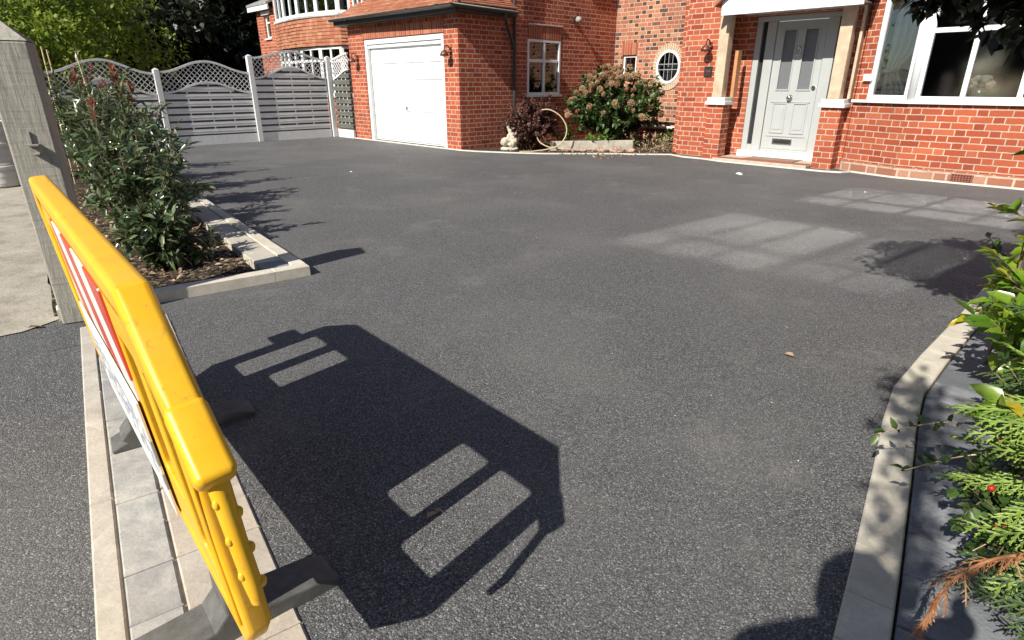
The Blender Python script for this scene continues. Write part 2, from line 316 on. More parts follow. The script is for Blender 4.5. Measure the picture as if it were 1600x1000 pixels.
def poly_holes(name, outer, holes, depth, mat, parent=None, off=(0,0,0), bevel=0, mapf=None, loc=None):
    """flat shape with holes (u, v) extruded by depth; mapf maps (u, v, w) to xyz"""
    cu = bpy.data.curves.new(name, 'CURVE'); cu.dimensions = '2D'; cu.fill_mode = 'BOTH'; cu.extrude = depth/2
    if bevel: cu.bevel_depth = bevel; cu.bevel_resolution = 1
    for ring in [outer] + holes:
        sp = cu.splines.new('POLY'); sp.points.add(len(ring)-1)
        for p, (x, y) in zip(sp.points, ring): p.co = (x, y, 0, 1)
        sp.use_cyclic_u = True
    tmp = bpy.data.objects.new(name+'_tmp', cu); COL.objects.link(tmp)
    dg = bpy.context.evaluated_depsgraph_get(); me = bpy.data.meshes.new_from_object(tmp.evaluated_get(dg)); bpy.data.objects.remove(tmp); bpy.data.curves.remove(cu)
    for v in me.vertices:
        q = mapf(v.co.x, v.co.y, v.co.z) if mapf else v.co; v.co = (q[0]-off[0], q[1]-off[1], q[2]-off[2])
    bm = bmesh.new(); bm.from_mesh(me); bmesh.ops.remove_doubles(bm, verts=bm.verts, dist=1e-5); bmesh.ops.recalc_face_normals(bm, faces=bm.faces); bm.to_mesh(me); bm.free()
    me.materials.clear(); me.name = name; me.polygons.foreach_set('use_smooth', [False]*len(me.polygons))
    return finish(me, name, mat, parent, off, 0, loc, 0)
def rect(x0, x1, y0, y1): return [(x0,y0),(x1,y0),(x1,y1),(x0,y1)]
def rrect(x0, x1, y0, y1, r, n=4):
    out = []
    for cx, cy, a0 in ((x1-r,y0+r,-90),(x1-r,y1-r,0),(x0+r,y1-r,90),(x0+r,y0+r,180)):
        out += [(cx+r*math.cos(R(a0+90*k/n)), cy+r*math.sin(R(a0+90*k/n))) for k in range(n+1)]
    return out
def ell(cx, cy, a, b, n=36): return [(cx+a*math.cos(2*math.pi*k/n), cy+b*math.sin(2*math.pi*k/n)) for k in range(n)]
def tag(o, label=None, cat=None, group=None, kind=None):
    for k, v in (('label', label), ('category', cat), ('group', group), ('kind', kind)):
        if v: o[k] = v
    return o
def empty(name, loc, rot=0, label=None, cat=None, group=None):
    o = bpy.data.objects.new(name, None); COL.objects.link(o); o.location = loc; o.rotation_euler = (0,0,rot); o.empty_display_size = .1
    return tag(o, label, cat, group)
def hempty(name, s, t, z=0, **k):     # an Empty in the house frame; returns (empty, offset of its origin)
    e = empty(name, W(s, t, z), ROT, **k); return e, (s, t, z)
# ------------------------------------------------------------------ setting
def sheet(name, poly, z, mat, kind='structure', sub=0):
    mb = MB(); mb.add([(x,y,z) for x,y in poly], [tuple(range(len(poly)))]); o = mb.build(name, mat); tag(o, kind=kind); return o
sheet('ground', rect(-150, 150, -150, 150), -.03, M['ground'])
def un(n, u):   # apron frame: n across the boundary (towards the drive), u along it
    return np.array([.82*n - .572*u, .572*n + .82*u])
KL = [np.array(p) for p in [(.155,.18), (.40,.53), (.81,1.09), (.99,1.34), (1.32,1.81), (1.54,2.13), (1.76,2.42), (2.10,2.76), (2.66,3.29), (3.05,3.67), (6.2,6.75), (7.6,8.1)]]
bedc = np.array([-1.47, 4.14])
HP = lambda s, t: np.array(W(s, t)[:2])
edge_st = [(-14.97,8.15), (-9.93,8.15), (-9.55,8.24), (-8.9,8.55), (-8.27,8.93), (-7.8,9.4), (-7.38,9.84), (-6.87,10.2), (-6.45,10.6), (-6.1,10.42), (-5.62,10.4), (-5.25,10.28), (-3.45,10.22), (-3.2,10.3), (-3.12,10.5), (-2.5,10.3), (.2,10.3)]
drive = [un(.205, .08), KL[0]] + KL[1:] + [HP(.2, 10.9), HP(-15.1, 10.9), HP(-15.1, 5.)] + [bedc + 11.2*EU - 1.5*EN, bedc + .3*EU - 1.5*EN, un(-.36, 4.05), un(-.36, 3.7), un(.205, 3.7)]
sheet('driveway', [tuple(p) for p in drive], 0, M['tarmac'])
sheet('footway', [tuple(un(*p)) for p in [(-.238,-6), (-.238,3.95), (-.24,4.3), (-.38,4.18), (-.5,4.1), (-.72,4.07), (-1.1,4.1), (-1.5,4.15), (-2.3,4.12), (-3.2,4.2), (-3.2,-6)]], -.002, M['footway'])
cp = [(-.24,4.3), (-.38,4.18), (-.5,4.1), (-.72,4.07), (-1.1,4.1), (-1.5,4.15), (-2.3,4.12), (-9,4.3), (-9,24), (-.6,24), (-.75,10.6), (-.54,7.6), (-.43,6.0), (-.41,5.1)]
sheet('concrete_path', [tuple(un(*p)) for p in cp], .004, M['old_concrete'])
sheet('tarmac_strip', [tuple(un(*p)) for p in [(-.05,4.22), (-.42,4.2), (-.44,5.1), (-.46,6), (-.57,7.6), (-.8,10.6), (-.05,10.6)]], -.004, M['footway'])
sheet('road', [tuple(un(*p)) for p in [(-3.2,-30), (-3.2,4.2), (-9,4.2), (-9,-30)]], -.012, M['footway'])
def blocks(name, mat, fr, rows, z, th=.05, gap=.004, jit=.003):
    """rows: list of (n0, n1, [u joints]); fr maps (n,u) -> xy"""
    mb = MB()
    for n0, n1, us in rows:
        for a_, b_ in zip(us[:-1], us[1:]):
            dz = random.uniform(-jit, jit); g = gap/2; bv = .005
            q = [fr(n0+g, a_+g), fr(n1-g, a_+g), fr(n1-g, b_-g), fr(n0+g, b_-g)]; qi = [fr(n0+g+bv, a_+g+bv), fr(n1-g-bv, a_+g+bv), fr(n1-g-bv, b_-g-bv), fr(n0+g+bv, b_-g-bv)]
            v = [(x,y,z-th) for x,y in q] + [(x,y,z+dz-bv) for x,y in q] + [(x,y,z+dz) for x,y in qi]
            mb.add(v, [(0,1,5,4),(1,2,6,5),(2,3,7,6),(3,0,4,7),(4,5,9,8),(5,6,10,9),(6,7,11,10),(7,4,8,11),(8,9,10,11)])
    return tag(mb.build(name, mat), kind='structure')
def joints(a, b, st, j=0):
    out = [a]
    while out[-1] < b-1e-6: out.append(min(b, out[-1] + st*(1+random.uniform(-j, j))))
    if len(out) > 2 and out[-1]-out[-2] < st*.4: out.pop(-2)
    return out
sheet('apron_base', [tuple(un(*p)) for p in [(-.238,-1.5), (.205,-1.5), (.205,4.0), (-.238,4.0)]], -.002, M['pav_grey'])
blocks('apron_edging', M['pav_buff'], un, [(-.238, -.168, joints(-1.5, 3.97, .9))], .012)
blocks('apron_grey_paving', M['pav_grey'], un, [(-.167, -.037, joints(-1.5, 3.97, .19, .3))], .008)
blocks('apron_peach_paving', M['pav_peach'], un, [(-.034, .203, joints(-1.4, 3.95, .21, .15))], .008)
# left bed: kerb, blocks and mulch
bf = lambda n, u: bedc + EN*n + EU*u
blocks('bed_kerb', M['kerb'], bf, [(-.1, 0, [.1] + joints(.32, 11.1, .6)), (-1.5, -.25, [0, .1]), (-.25, 0, [0, .1])], .075, .09, .003)
blocks('bed_inner_blocks', M['pav_buff'], bf, [(-.29, -.102, [.32] + joints(.55, 11.1, .23))], .065, .08)
blocks('bed_corner_block', M['pav_dark'], bf, [(-.29, -.102, [.102, .318])], .065, .08)
def lumpy(name, pts_fn, nu, nv, mat, zf):
    mb = MB(); vs = []
    for i in range(nu+1):
        for j in range(nv+1):
            x, y = pts_fn(i/nu, j/nv); vs.append((x, y, zf(i/nu, j/nv, x, y)))
    mb.add(vs, [(i*(nv+1)+j, (i+1)*(nv+1)+j, (i+1)*(nv+1)+j+1, i*(nv+1)+j+1) for i in range(nu) for j in range(nv)], True)
    return tag(mb.build(name, mat), kind='structure')
from mathutils import noise as mnoise
nz3 = lambda x, y, sc: mnoise.noise(Vector((x*sc, y*sc, 3.1)))
lumpy('flower_bed', lambda a, b: bf(-1.52+1.23*b, .1+11*a), 160, 20, M['mulch'], lambda a, b, x, y: .03 + .035*nz3(x, y, 2.5) + .02*nz3(x, y, 9) - (.03 if b > .97 or a < .005 else 0))
# right kerb, charcoal paving, planting soil
def offs(P, d):
    out = []
    for i, p in enumerate(P):
        t = P[min(i+1, len(P)-1)] - P[max(i-1, 0)]; t = t/np.linalg.norm(t); out.append(p + d*np.array([t[1], -t[0]]))
    return out
def seg_blocks(name, mat, d0, d1, z, step, th=.05, gap=.004):
    P0, P1 = offs(KL, d0), offs(KL, d1); mb = MB()
    cum = np.concatenate([[0], np.cumsum([np.linalg.norm(KL[i+1]-KL[i]) for i in range(len(KL)-1)])])
    at = lambda P, u: np.array([np.interp(u, cum, [p[k] for p in P]) for k in (0, 1)])
    for a_, b_ in zip(step[:-1], step[1:]):
        us = [a_+gap/2] + [c_ for c_ in cum if a_+.02 < c_ < b_-.02] + [b_-gap/2]; bv = .005; dz = random.uniform(-.003, .003)
        L0 = [at(P0, u) for u in us]; L1 = [at(P1, u) for u in us]; n = len(us); v = []
        for q0, q1 in zip(L0, L1):
            dr = (q1-q0)/np.linalg.norm(q1-q0); v += [(*q0, z-th), (*q0, z-bv+dz), (*(q0+dr*bv), z+dz), (*(q1-dr*bv), z+dz), (*q1, z-bv+dz), (*q1, z-th)]
        fs = [(i*6+k, (i+1)*6+k, (i+1)*6+k+1, i*6+k+1) for i in range(n-1) for k in range(5)]
        fs += [tuple(range(6)), tuple(range((n-1)*6+5, (n-1)*6-1, -1))]; mb.add(v, [f[::-1] for f in fs])
    return tag(mb.build(name, mat), kind='structure')
mb = MB(); mb.strip([(*p, -.06) for p in offs(KL, .005)], [(*p, -.06) for p in offs(KL, .495)], (0, 0, .012)); tag(mb.build('kerb_bedding', M['mulch']), kind='structure')
LK = sum(np.linalg.norm(KL[i+1]-KL[i]) for i in range(len(KL)-1))
seg_blocks('kerb', M['kerb'], 0, .118, .01, [0, .12, .32, .52, .72, .92, 1.12, 1.30, 1.52, 2.42, 3.0, 3.6] + joints(4.2, LK, .6))
seg_blocks('charcoal_paving', M['pav_dark'], .126, .5, .006, joints(0, LK, .21, .02), gap=.011)
kb = offs(KL, .51); far = [p + np.array([4.0, -2.6]) for p in kb]
lumpy('planting_soil', lambda a, b: np.array([np.interp(a*(len(kb)-1), range(len(kb)), [p[k] for p in kb])*(1-b) + np.interp(a*(len(kb)-1), range(len(kb)), [p[k] for p in far])*b for k in (0,1)]), 90, 40, M['mulch'], lambda a, b, x, y: .02 + .06*min(1, b*5) + .03*nz3(x, y, 3)*min(1, b*12))
# house-side planting soil and pale haunch edging
soil = edge_st[1:9] + [(-6.5,13.3), (-9.97,13.3)]
sheet('house_bed_soil', [W(*p)[:2] for p in soil], .012, M['mulch'])
mb = MB(); E_ = [HP(*p) for p in edge_st]; Eo = offs(E_, .0); Ei = offs(E_, -.06)
mb.strip([(*p, -.01) for p in Eo], [(*p, -.01) for p in Ei], (0,0,.03)); tag(mb.build('haunch_edging', M['haunch']), kind='structure')
# ------------------------------------------------------------------ our house
house, HO = hempty('house', -9.98, 8.22, label='red brick house with white garage door, porch and bay window', cat='house')
def A_wall(name, t, s0, s1, z0, z1, holes=(), mat='brick', th=.2, parent=None, off=None):   # wall facing -B
    return poly_holes(name, rect(s0, s1, z0, z1), [list(h) for h in holes], th, M[mat], parent or house, off or HO, mapf=lambda u, v, w_: (u, t + th/2 - w_, v))
def B_wall(name, s, t0, t1, z0, z1, holes=(), mat='brick', th=.2, parent=None, off=None):   # wall facing +A
    return poly_holes(name, rect(t0, t1, z0, z1), [list(h) for h in holes], th, M[mat], parent or house, off or HO, mapf=lambda u, v, w_: (s - th/2 + w_, u, v))
def H(mb, name, mat, parent=None, **k):   # build a house mesh
    return mb.build(name, M[mat], parent or house, off=HO, **k)
# garage
poly_holes('garage_wall', [(-14.17,0), (-13.48,0), (-13.48,2.262), (-10.45,2.262), (-10.45,0), (-9.983,0), (-9.983,2.66), (-14.17,2.66)], [], .2, M['brick'], house, HO, mapf=lambda u, v, w_: (u, 8.32 - w_, v))
B_wall('garage_side_wall', -9.98, 8.425, 9.66, 0, 2.66)
mb = MB(); mb.box(-13.5, -10.43, 8.208, 8.222, 2.268, 2.5); H(mb, 'soldier_lintel', 'soldier')
mb = MB(); mb.box(-14.17, -13.97, 8.425, 9.66, 0, 2.66); H(mb, 'garage_flank_wall', 'brick')
# garage door with frame
mb = MB(); y0, y1 = 8.235, 8.32
mb.box(-13.478, -13.38, y0, y1, 0, 2.258); mb.box(-10.552, -10.452, y0, y1, 0, 2.258); mb.box(-13.38, -10.552, y0, y1, 2.15, 2.258); mb.box(-13.38, -10.552, y0+.03, y1, 2.07, 2.147)
gf = H(mb, 'garage_door_frame', 'upvc', bevel=.006)
mb = MB(); mb.box(-13.375, -10.557, 8.325, 8.36, .02, 2.12)
zz = [.04, .36, .7, .72, 1.04, 1.36, 1.38, 1.7, 1.72, 1.98]
for z0, z1 in ((.06, .69), (.72, 1.36), (1.39, 1.71), (1.74, 2.0)):
    mb.box(-13.33, -10.6, 8.30, 8.3252, z0, z1)
for z0, z1 in ((1.42, 1.67), (1.77, 1.97)):
    for k in range(6): x = -13.27 + k*.448; mb.box(x, x+.4, 8.288, 8.3002, z0, z1)
gd = H(mb, 'garage_door', 'white_door', bevel=.004)
mb = MB(); mb.tube([(-11.96, 8.31, .80), (-11.96, 8.27, .80), (-11.96, 8.262, .74)], .012); mb.box(-11.985, -11.935, 8.305, 8.313, .73, .84); mb.build('handle', M['dark_metal'], gd, off=HO)
# garage roof: stepped courses of tiles, front slope and hip
mb = MB(); pitch = R(30); g = .1
def hipx(t): return -9.73 - (t - 7.98)
for i in range(19):
    t0, t1 = 7.96 + i*g*math.cos(pitch), 7.96 + (i+1.06)*g*math.cos(pitch); z0 = 2.72 + i*g*math.sin(pitch) + .012; z1 = 2.72 + (i+1.06)*g*math.sin(pitch) - .012
    if t1 > 9.66: break
    a_ = [(-14.32, t0, z0), (hipx(t0), t0, z0)]; b_ = [(-14.32, t1, z1), (hipx(t1), t1, z1)]; mb.strip(a_, b_, (0, 0, .02))
    s0, s1 = -9.73 - i*g*math.cos(pitch), -9.73 - (i+1.06)*g*math.cos(pitch)
    mb.strip([(s0, 7.98 + (-9.73-s0), z0), (s0, 9.655, z0)], [(s1, 7.98 + (-9.73-s1), z1), (s1, 9.655, z1)], (0, 0, .02))
rf = H(mb, 'garage_roof', 'tile')
mb = MB(); mb.tube([(-9.74, 7.97, 2.76), (-11.4, 9.64, 3.72)], .06, 8); mb.build('hip_tiles', M['tile'], rf, off=HO)
mb = MB(); mb.box(-14.35, -9.7, 7.99, 8.218, 2.58, 2.6); mb.box(-14.35, -9.72, 7.965, 7.988, 2.58, 2.72); mb.box(-9.978, -9.74, 8.22, 9.6, 2.58, 2.6); mb.box(-9.738, -9.715, 7.99, 9.6, 2.58, 2.72); H(mb, 'soffit_board', 'pipe')
def gutter(path, r=.055):
    P = [Vector(p) for p in path]; outl = []; 
    for i, p in enumerate(P):
        d = (P[min(i+1,len(P)-1)] - P[max(i-1,0)]).normalized(); side = Vector((-d.y, d.x, 0)).normalized(); k = 1.0
        if 0 < i < len(P)-1: k = 1/max(.3, abs((P[i+1]-P[i]).normalized().dot(d)))
        outl.append((p, side*k))
    vs = []; n = 9
    for rr in (r, r-.006):
        for p, sd in outl:
            for j in range(n):
                a_ = math.pi + math.pi*j/(n-1); vs.append(p + sd*math.cos(a_)*rr + Vector((0,0,math.sin(a_)*rr)))
    m = len(P); fs = []
    for i in range(m-1):
        for j in range(n-1):
            fs.append((i*n+j, (i+1)*n+j, (i+1)*n+j+1, i*n+j+1)); o = m*n; fs.append((o+i*n+j, o+i*n+j+1, o+(i+1)*n+j+1, o+(i+1)*n+j))
        for j in (0, n-1): fs.append((i*n+j, m*n+i*n+j, m*n+(i+1)*n+j, (i+1)*n+j))
    mb = MB(); mb.add(vs, fs); return mb
mb = gutter([(-14.4, 7.905, 2.72), (-9.655, 7.905, 2.69), (-9.655, 9.5, 2.66)]); gt = H(mb, 'gutter', 'gutter')
mb = MB(); mb.tube([(-14.4, 7.85, 2.722), (-9.6, 7.85, 2.692), (-9.6, 9.5, 2.662)], .011, 6); mb.tube([(-14.4, 7.96, 2.722), (-9.71, 7.96, 2.692)], .009, 6)
mb.build('gutter_rim', M['gutter_rim'], gt, off=HO)
for s in (-13.6, -12.4, -11.2, -10.2):
    mb = MB(); mb.box(s, s+.03, 7.848, 7.965, 2.655, 2.725); mb.build('gutter_bracket', M['gutter'], gt, off=HO)
mb = MB(); mb.tube([(-9.655, 9.2, 2.64), (-9.655, 9.2, 2.54), (-9.7, 9.28, 2.45), (-9.89, 9.58, 2.2), (-9.905, 9.66, 2.1), (-9.905, 9.68, 1.98)], .036, 10); mb.tube([(-9.9, 9.7, 5.5), (-9.9, 9.7, .0)], .038, 10)
for z in (.4, 1.4, 2.0, 3.2): mb.tube([(-9.9, 9.7, z), (-9.9, 9.7, z+.07)], .048, 10)
H(mb, 'downpipe', 'pipe')
# main house walls
B_wall('window_wall', -9.98, 9.663, 13.34, 0, 5.4, [rect(10.17, 11.27, 1.06, 2.22)], th=.22)
A_wall('upper_front_wall', 9.66, -14.17, -10.205, 2.6, 5.4)
A_wall('round_window_wall', 13.34, -9.977, -6.705, 0, 5.4, [ell(-8.38, 1.675, .40, .48), rect(-9.73, -9.31, 1.5, 1.96)], 'brick_mix', .22)
A_wall('porch_side_wall', 10.88, -6.5, -5.62, 0, 5.4)
B_wall('porch_return_wall', -6.5, 11.083, 13.34, 0, 5.4)
poly_holes('porch_inner_wall', rect(10.883, 11.16, 0, 2.45), [], .1, M['brick'], house, HO, mapf=lambda u, v, w_: (-5.67 + w_, u, v))
poly_holes('porch_back_wall', [(-5.62,0), (-5.3,0), (-5.3,2.38), (-3.76,2.38), (-3.76,0), (-3.45,0), (-3.45,5.4), (-5.62,5.4)], [], .15, M['brick'], house, HO, mapf=lambda u, v, w_: (u, 11.235 - w_, v))
mb = MB(); mb.box(-3.5, -3.4, 10.85, 11.16, 0, 5.4); H(mb, 'porch_right_wall', 'brick')
# quoin piece left of bay, and the bay itself
bay_pl = [(-3.4,10.86), (-3.36,10.76), (-2.5,10.42), (-.1,10.42), (.7,10.76), (.74,10.86)]
def bay_prism(name, mat, z0, z1, grow=0, th=.16):
    P = []
    for i, (x, y) in enumerate(bay_pl):
        P.append((x + (-grow*.4 if x < -2.4 else grow*.4), y - grow))
    inner = [(x + (.06 if x < -1.3 else -.06), y + th) for x, y in P]
    mb = MB(); n = len(P)
    for i in range(n-1):
        mb.prism([P[i], P[i+1], inner[i+1], inner[i]], z0, z1)
    return H(mb, name, mat)
bay_prism('bay_wall', 'brick', .15, 1.03)
bay_prism('bay_plinth', 'plinth', 0, .149, .028)
bay_prism('bay_upper_wall', 'tile', 2.52, 3.3, .02)
bay_prism('bay_top_wall', 'brick', 4.96, 5.4)
mb = MB(); mb.prism([(.74,10.88), (4,10.88), (4,11.06), (.74,11.06)], 0, 5.4); H(mb, 'right_front_wall', 'brick')
mb = MB(); mb.prism([(-3.398,10.88), (.738,10.88), (.738,11.0), (-3.398,11.0)], 2.9, 3.1); H(mb, 'bay_back_wall', 'brick')
for i, x in enumerate((-1.79,)):
    mb = MB(); mb.box(x, x+.26, 10.386, 10.393, .03, .125)
    for r_ in range(3):
        for c_ in range(7): mb.box(x+.012+c_*.0345, x+.036+c_*.0345, 10.383, 10.3855, .038+r_*.029, .058+r_*.029)
    ab = H(mb, 'air_brick', 'dark'); mb = MB()
    for r_ in range(4): mb.box(x, x+.26, 10.376, 10.3825, .03+r_*.0287, .039+r_*.0287)
    for c_ in range(8): mb.box(x+c_*.0345, x+.012+c_*.0345, 10.378, 10.3825, .03, .125)
    mb.build('grille', M['terr'], ab, off=HO)
mb = MB(); d = Vector((.86, -.34, 0)).normalized(); m3 = Matrix((d, Vector((-d.y, d.x, 0)), Vector((0,0,1)))).transposed()
mb.obox((-3.2, 10.67, 1.39), (.14, .05, .1), m3); H(mb, 'white_bell_box', 'upvc', bevel=.006)
# generic window: frame in the plane, origin at bottom-left, x along, z up, outward = -y
def window_parts(name, p0, p1, z0, z1, verts, horiz, fw=.07, parent=house, off=HO, glass='glass', depth=.07, setback=0, mw=.05, back=None, sill=None):
    p0, p1 = Vector((*p0, 0)), Vector((*p1, 0)); L = (p1-p0).length; d = (p1-p0)/L; nrm = Vector((-d.y, d.x, 0))   # nrm points inward (left of travel)
    def P(u, w_, z): q = p0 + d*u + nrm*(w_+setback); return (q.x, q.y, z)
    def bx(mb, u0, u1, w0, w1, za, zb): mb.add([P(u0,w0,za),P(u1,w0,za),P(u1,w1,za),P(u0,w1,za),P(u0,w0,zb),P(u1,w0,zb),P(u1,w1,zb),P(u0,w1,zb)], [(0,3,2,1),(4,5,6,7),(0,1,5,4),(1,2,6,5),(2,3,7,6),(3,0,4,7)])
    mb = MB(); bx(mb, 0, fw, 0, depth, z0, z1); bx(mb, L-fw, L, 0, depth, z0, z1); bx(mb, fw, L-fw, 0, depth, z0, z0+fw); bx(mb, fw, L-fw, 0, depth, z1-fw, z1)
    xs = [fw] + [v for v in verts] + [L-fw]
    for v in verts: bx(mb, v-mw/2, v+mw/2, .004, depth-.004, z0+fw, z1-fw)
    for h in horiz:
        for a_, b_ in zip(xs[:-1], xs[1:]):
            bx(mb, a_ + (mw/2 if a_ != fw else 0), b_ - (mw/2 if b_ != L-fw else 0), .008, depth-.008, h-mw/2, h+mw/2)
    f = mb.build(name, M['upvc'], parent, off=off, bevel=.005)
    mb = MB(); bx(mb, fw-.01, L-fw+.01, depth*.5, depth*.5+.006, z0+fw-.01, z1-fw+.01); mb.build('pane', M[glass], f, off=off)
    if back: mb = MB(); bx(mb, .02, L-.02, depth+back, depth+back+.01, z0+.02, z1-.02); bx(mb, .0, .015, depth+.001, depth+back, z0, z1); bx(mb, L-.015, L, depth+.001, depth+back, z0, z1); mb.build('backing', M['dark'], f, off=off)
    if sill: mb = MB(); bx(mb, -.04, L+.04, -sill, depth, z0-.045, z0-.002); mb.build('sill', M['upvc'], f, off=off, bevel=.006)
    return f
bw0, bw1 = 1.075, 2.5
mb = MB()
SP = [(x + (-.03 if x < -1 else .03)*(i != 2 and i != 3), y - .055) for i, (x, y) in enumerate(bay_pl[1:-1])]; SI = [(x, y + .12) for x, y in bay_pl[1:-1]]
for i in range(3): mb.prism([SP[i], SP[i+1], SI[i+1], SI[i]], 1.032, 1.074)
H(mb, 'bay_sill', 'upvc', bevel=.006)
for z0, z1, tr in ((bw0, bw1, [1.98]), (3.302, 4.95, [4.4])):
    window_parts('bay_window', (-3.17,10.69), (-2.56,10.445), z0, z1, [], [], .07, glass='glass')
    if z0 < 2: window_parts('bay_window', (-2.47,10.425), (-.13,10.425), z0, z1, [.56, 1.175, 1.78], tr, .06, mw=.062, glass='glass_bay')
    else:
        window_parts('bay_window', (-2.47,10.425), (-1.02,10.425), z0, z1, [.5, .96], tr, .06, mw=.062, glass='glass_bay')
        window_parts('bay_window', (-1.015,10.425), (-.13,10.425), z0, z1, [.44], tr, .06, mw=.062, glass='glass')
    window_parts('bay_window', (-.06,10.445), (.64,10.74), z0, z1, [], [], .07, glass='glass_bay')
    for cx, cy_ in ((-2.515, 10.45), (-.095, 10.45)):
        mb = MB(); mb.lathe([(.001, z0), (.062, z0), (.062, z1), (.001, z1)], (cx, cy_, 0), 10); H(mb, 'corner_post', 'upvc')
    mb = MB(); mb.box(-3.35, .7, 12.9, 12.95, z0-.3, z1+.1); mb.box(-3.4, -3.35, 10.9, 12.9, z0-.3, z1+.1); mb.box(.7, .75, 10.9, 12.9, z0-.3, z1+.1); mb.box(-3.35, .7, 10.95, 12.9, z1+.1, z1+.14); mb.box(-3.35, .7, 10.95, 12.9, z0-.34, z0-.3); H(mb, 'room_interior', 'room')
mb = MB(); mb.prism([(-3.36,10.765), (-3.18,10.694), (-3.12,10.85), (-3.3,10.92)], 1.076, 2.5); H(mb, 'bay_jamb', 'brick')
# window on the side wall
window_parts('casement_window', (-9.972, 10.175), (-9.972, 11.265), 1.065, 2.215, [.545], [1.78], .055, back=.25, sill=.05, mw=.06)
mb = MB(); mb.box(-9.982, -9.968, 10.2, 11.24, 2.225, 2.47); H(mb, 'window_lintel', 'soldier')
mb = MB(); mb.box(-9.98, -9.945, 10.2, 11.3, 2.5, 2.525); H(mb, 'tile_drip', 'haunch')
# round window
ow, OO = house, HO
mb = MB(); n = 40
for k in range(n):
    a0, a1 = 2*math.pi*k/n + .012, 2*math.pi*(k+1)/n - .012; q = []
    for y in (13.318, 13.36):
        for rr, rz, aa in ((.325,.372,a0), (.42,.52,a0), (.42,.52,a1), (.325,.372,a1)): q.append((-8.38+rr*math.cos(aa), y, 1.675+rz*math.sin(aa)))
    mb.add(q, [(0,1,2,3),(7,6,5,4),(0,4,5,1),(1,5,6,2),(2,6,7,3),(3,7,4,0)])
sr = H(mb, 'stone_surround', 'cap'); sr.data.materials[0] = M['stone']
oval = poly_holes('round_window', ell(-8.38, 1.675, .325, .37), [ell(-8.38, 1.675, .275, .315)], .05, M['upvc'], house, HO, mapf=lambda u, v, w_: (u, 13.33 - w_, v))
poly_holes('pane', ell(-8.38, 1.675, .28, .32), [], .006, M['glass'], oval, HO, mapf=lambda u, v, w_: (u, 13.335 - w_, v))
mb = MB()
for x in (-.11, 0, .11): hz = .315*math.sqrt(1-(x/.28)**2); mb.box(-8.38+x-.005, -8.38+x+.005, 13.322, 13.328, 1.675-hz, 1.675+hz)
for z in (-.06, .06): hx = .275*math.sqrt(1-(z/.32)**2); mb.box(-8.38-hx, -8.38+hx, 13.318, 13.3215, 1.675+z-.006, 1.675+z+.006)
mb.lathe([(.001,0), (.05,0)], (-8.38, 13.32, 1.675), 8); mb.build('leading', M['lead'], oval, off=HO)
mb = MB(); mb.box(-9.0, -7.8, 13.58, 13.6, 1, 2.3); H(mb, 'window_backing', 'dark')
window_parts('small_window', (-9.72, 13.38), (-9.32, 13.38), 1.505, 1.955, [], [], .045, back=.2, mw=.03)
mb = MB(); mb.box(-9.76, -9.28, 13.33, 13.342, 1.968, 2.24); H(mb, 'small_window_lintel', 'soldier')
mb = MB(); mb.tube([(-9.6, 13.27, .33), (-6.55, 13.27, .275)], .035, 10); H(mb, 'waste_pipe', 'upvc')
mb = MB(); mb.tube([(-9.6, 13.3, .44), (-6.55, 13.3, .4)], .02, 8); H(mb, 'cable_pipe', 'dark_metal')
# main roof well above the picture
mb = MB(); mb.prism([(-14.3,9.4), (-9.7,9.4), (-9.7,12.95), (-6.8,12.95), (-6.8,10.6), (4.1,10.6), (4.1,18), (-14.3,18)], 5.4, 5.5); H(mb, 'eaves', 'upvc')
mb = MB(); mb.add([(-14.4,9.3,5.5), (-9.6,9.3,5.5), (-9.6,18,5.5), (-14.4,18,5.5), (-12,11.7,8.0), (-12,15.6,8.0)], [(0,1,4), (1,2,5,4), (2,3,5), (3,0,4,5)]); H(mb, 'main_roof', 'tile')
mb = MB(); mb.add([(-9.599,12.9,5.5), (4.2,12.9,5.5), (4.2,18,5.5), (-9.599,18,5.5), (-9.599,15.4,7.6), (2,15.4,7.6)], [(0,1,5,4), (1,2,5), (2,3,4,5), (3,0,4)]); H(mb, 'rear_roof', 'tile')
mb = MB(); mb.add([(-6.7,10.5,5.52), (4.2,10.5,5.52), (4.2,12.89,6.9), (-6.7,12.89,6.9)], [(0,1,2,3)]); H(mb, 'front_roof', 'tile')
# porch: piers, caps, columns, canopy, step, door
for s0, s1 in ((-5.76, -5.46), (-3.775, -3.47)):
    mb = MB(); mb.box(s0, s1, 10.6, 10.875, .0, .945); pr = H(mb, 'porch_pier', 'brick')
    mb = MB(); mb.box(s0-.04, s1+.05, 10.55, 10.92, .947, 1.01); mb.box(s0-.015, s1+.025, 10.575, 10.9, 1.01, 1.075); mb.build('pier_cap', M['cap'], pr, off=HO, bevel=.008)
    mb = MB(); c_ = (s0+s1)/2; mb.box(c_-.1, c_+.08, 10.62, 10.8, 1.077, 2.4); mb.build('porch_column', M['stone'], pr, off=HO, bevel=.008)
    mb = MB(); mb.box(c_+.19 if s0 < -5 else c_+.16, c_+.25 if s0 < -5 else c_+.2, 10.72, 10.86, 1.077, 1.84 if s0 < -5 else 2.4); mb.build('timber_post', M['timber_orange' if s0 < -5 else 'stone'], pr, off=HO, bevel=.004)
mb = MB(); mb.box(-5.455, -3.78, 10.4, 11.15, 0, .05); H(mb, 'porch_step', 'pav_peach', bevel=.006)
mb = MB(); mb.box(-5.44, -3.79, 10.43, 10.6, .0505, .06); H(mb, 'tile_nosing', 'terr')
mb = MB(); mb.box(-5.3, -3.78, 11.02, 11.2, .052, .16); H(mb, 'door_threshold', 'cap', bevel=.005)
cb = MB(); cb.box(-5.55, -3.35, 10.3, 10.34, 2.365, 2.62); cn = H(cb, 'porch_canopy', 'upvc', bevel=.004)
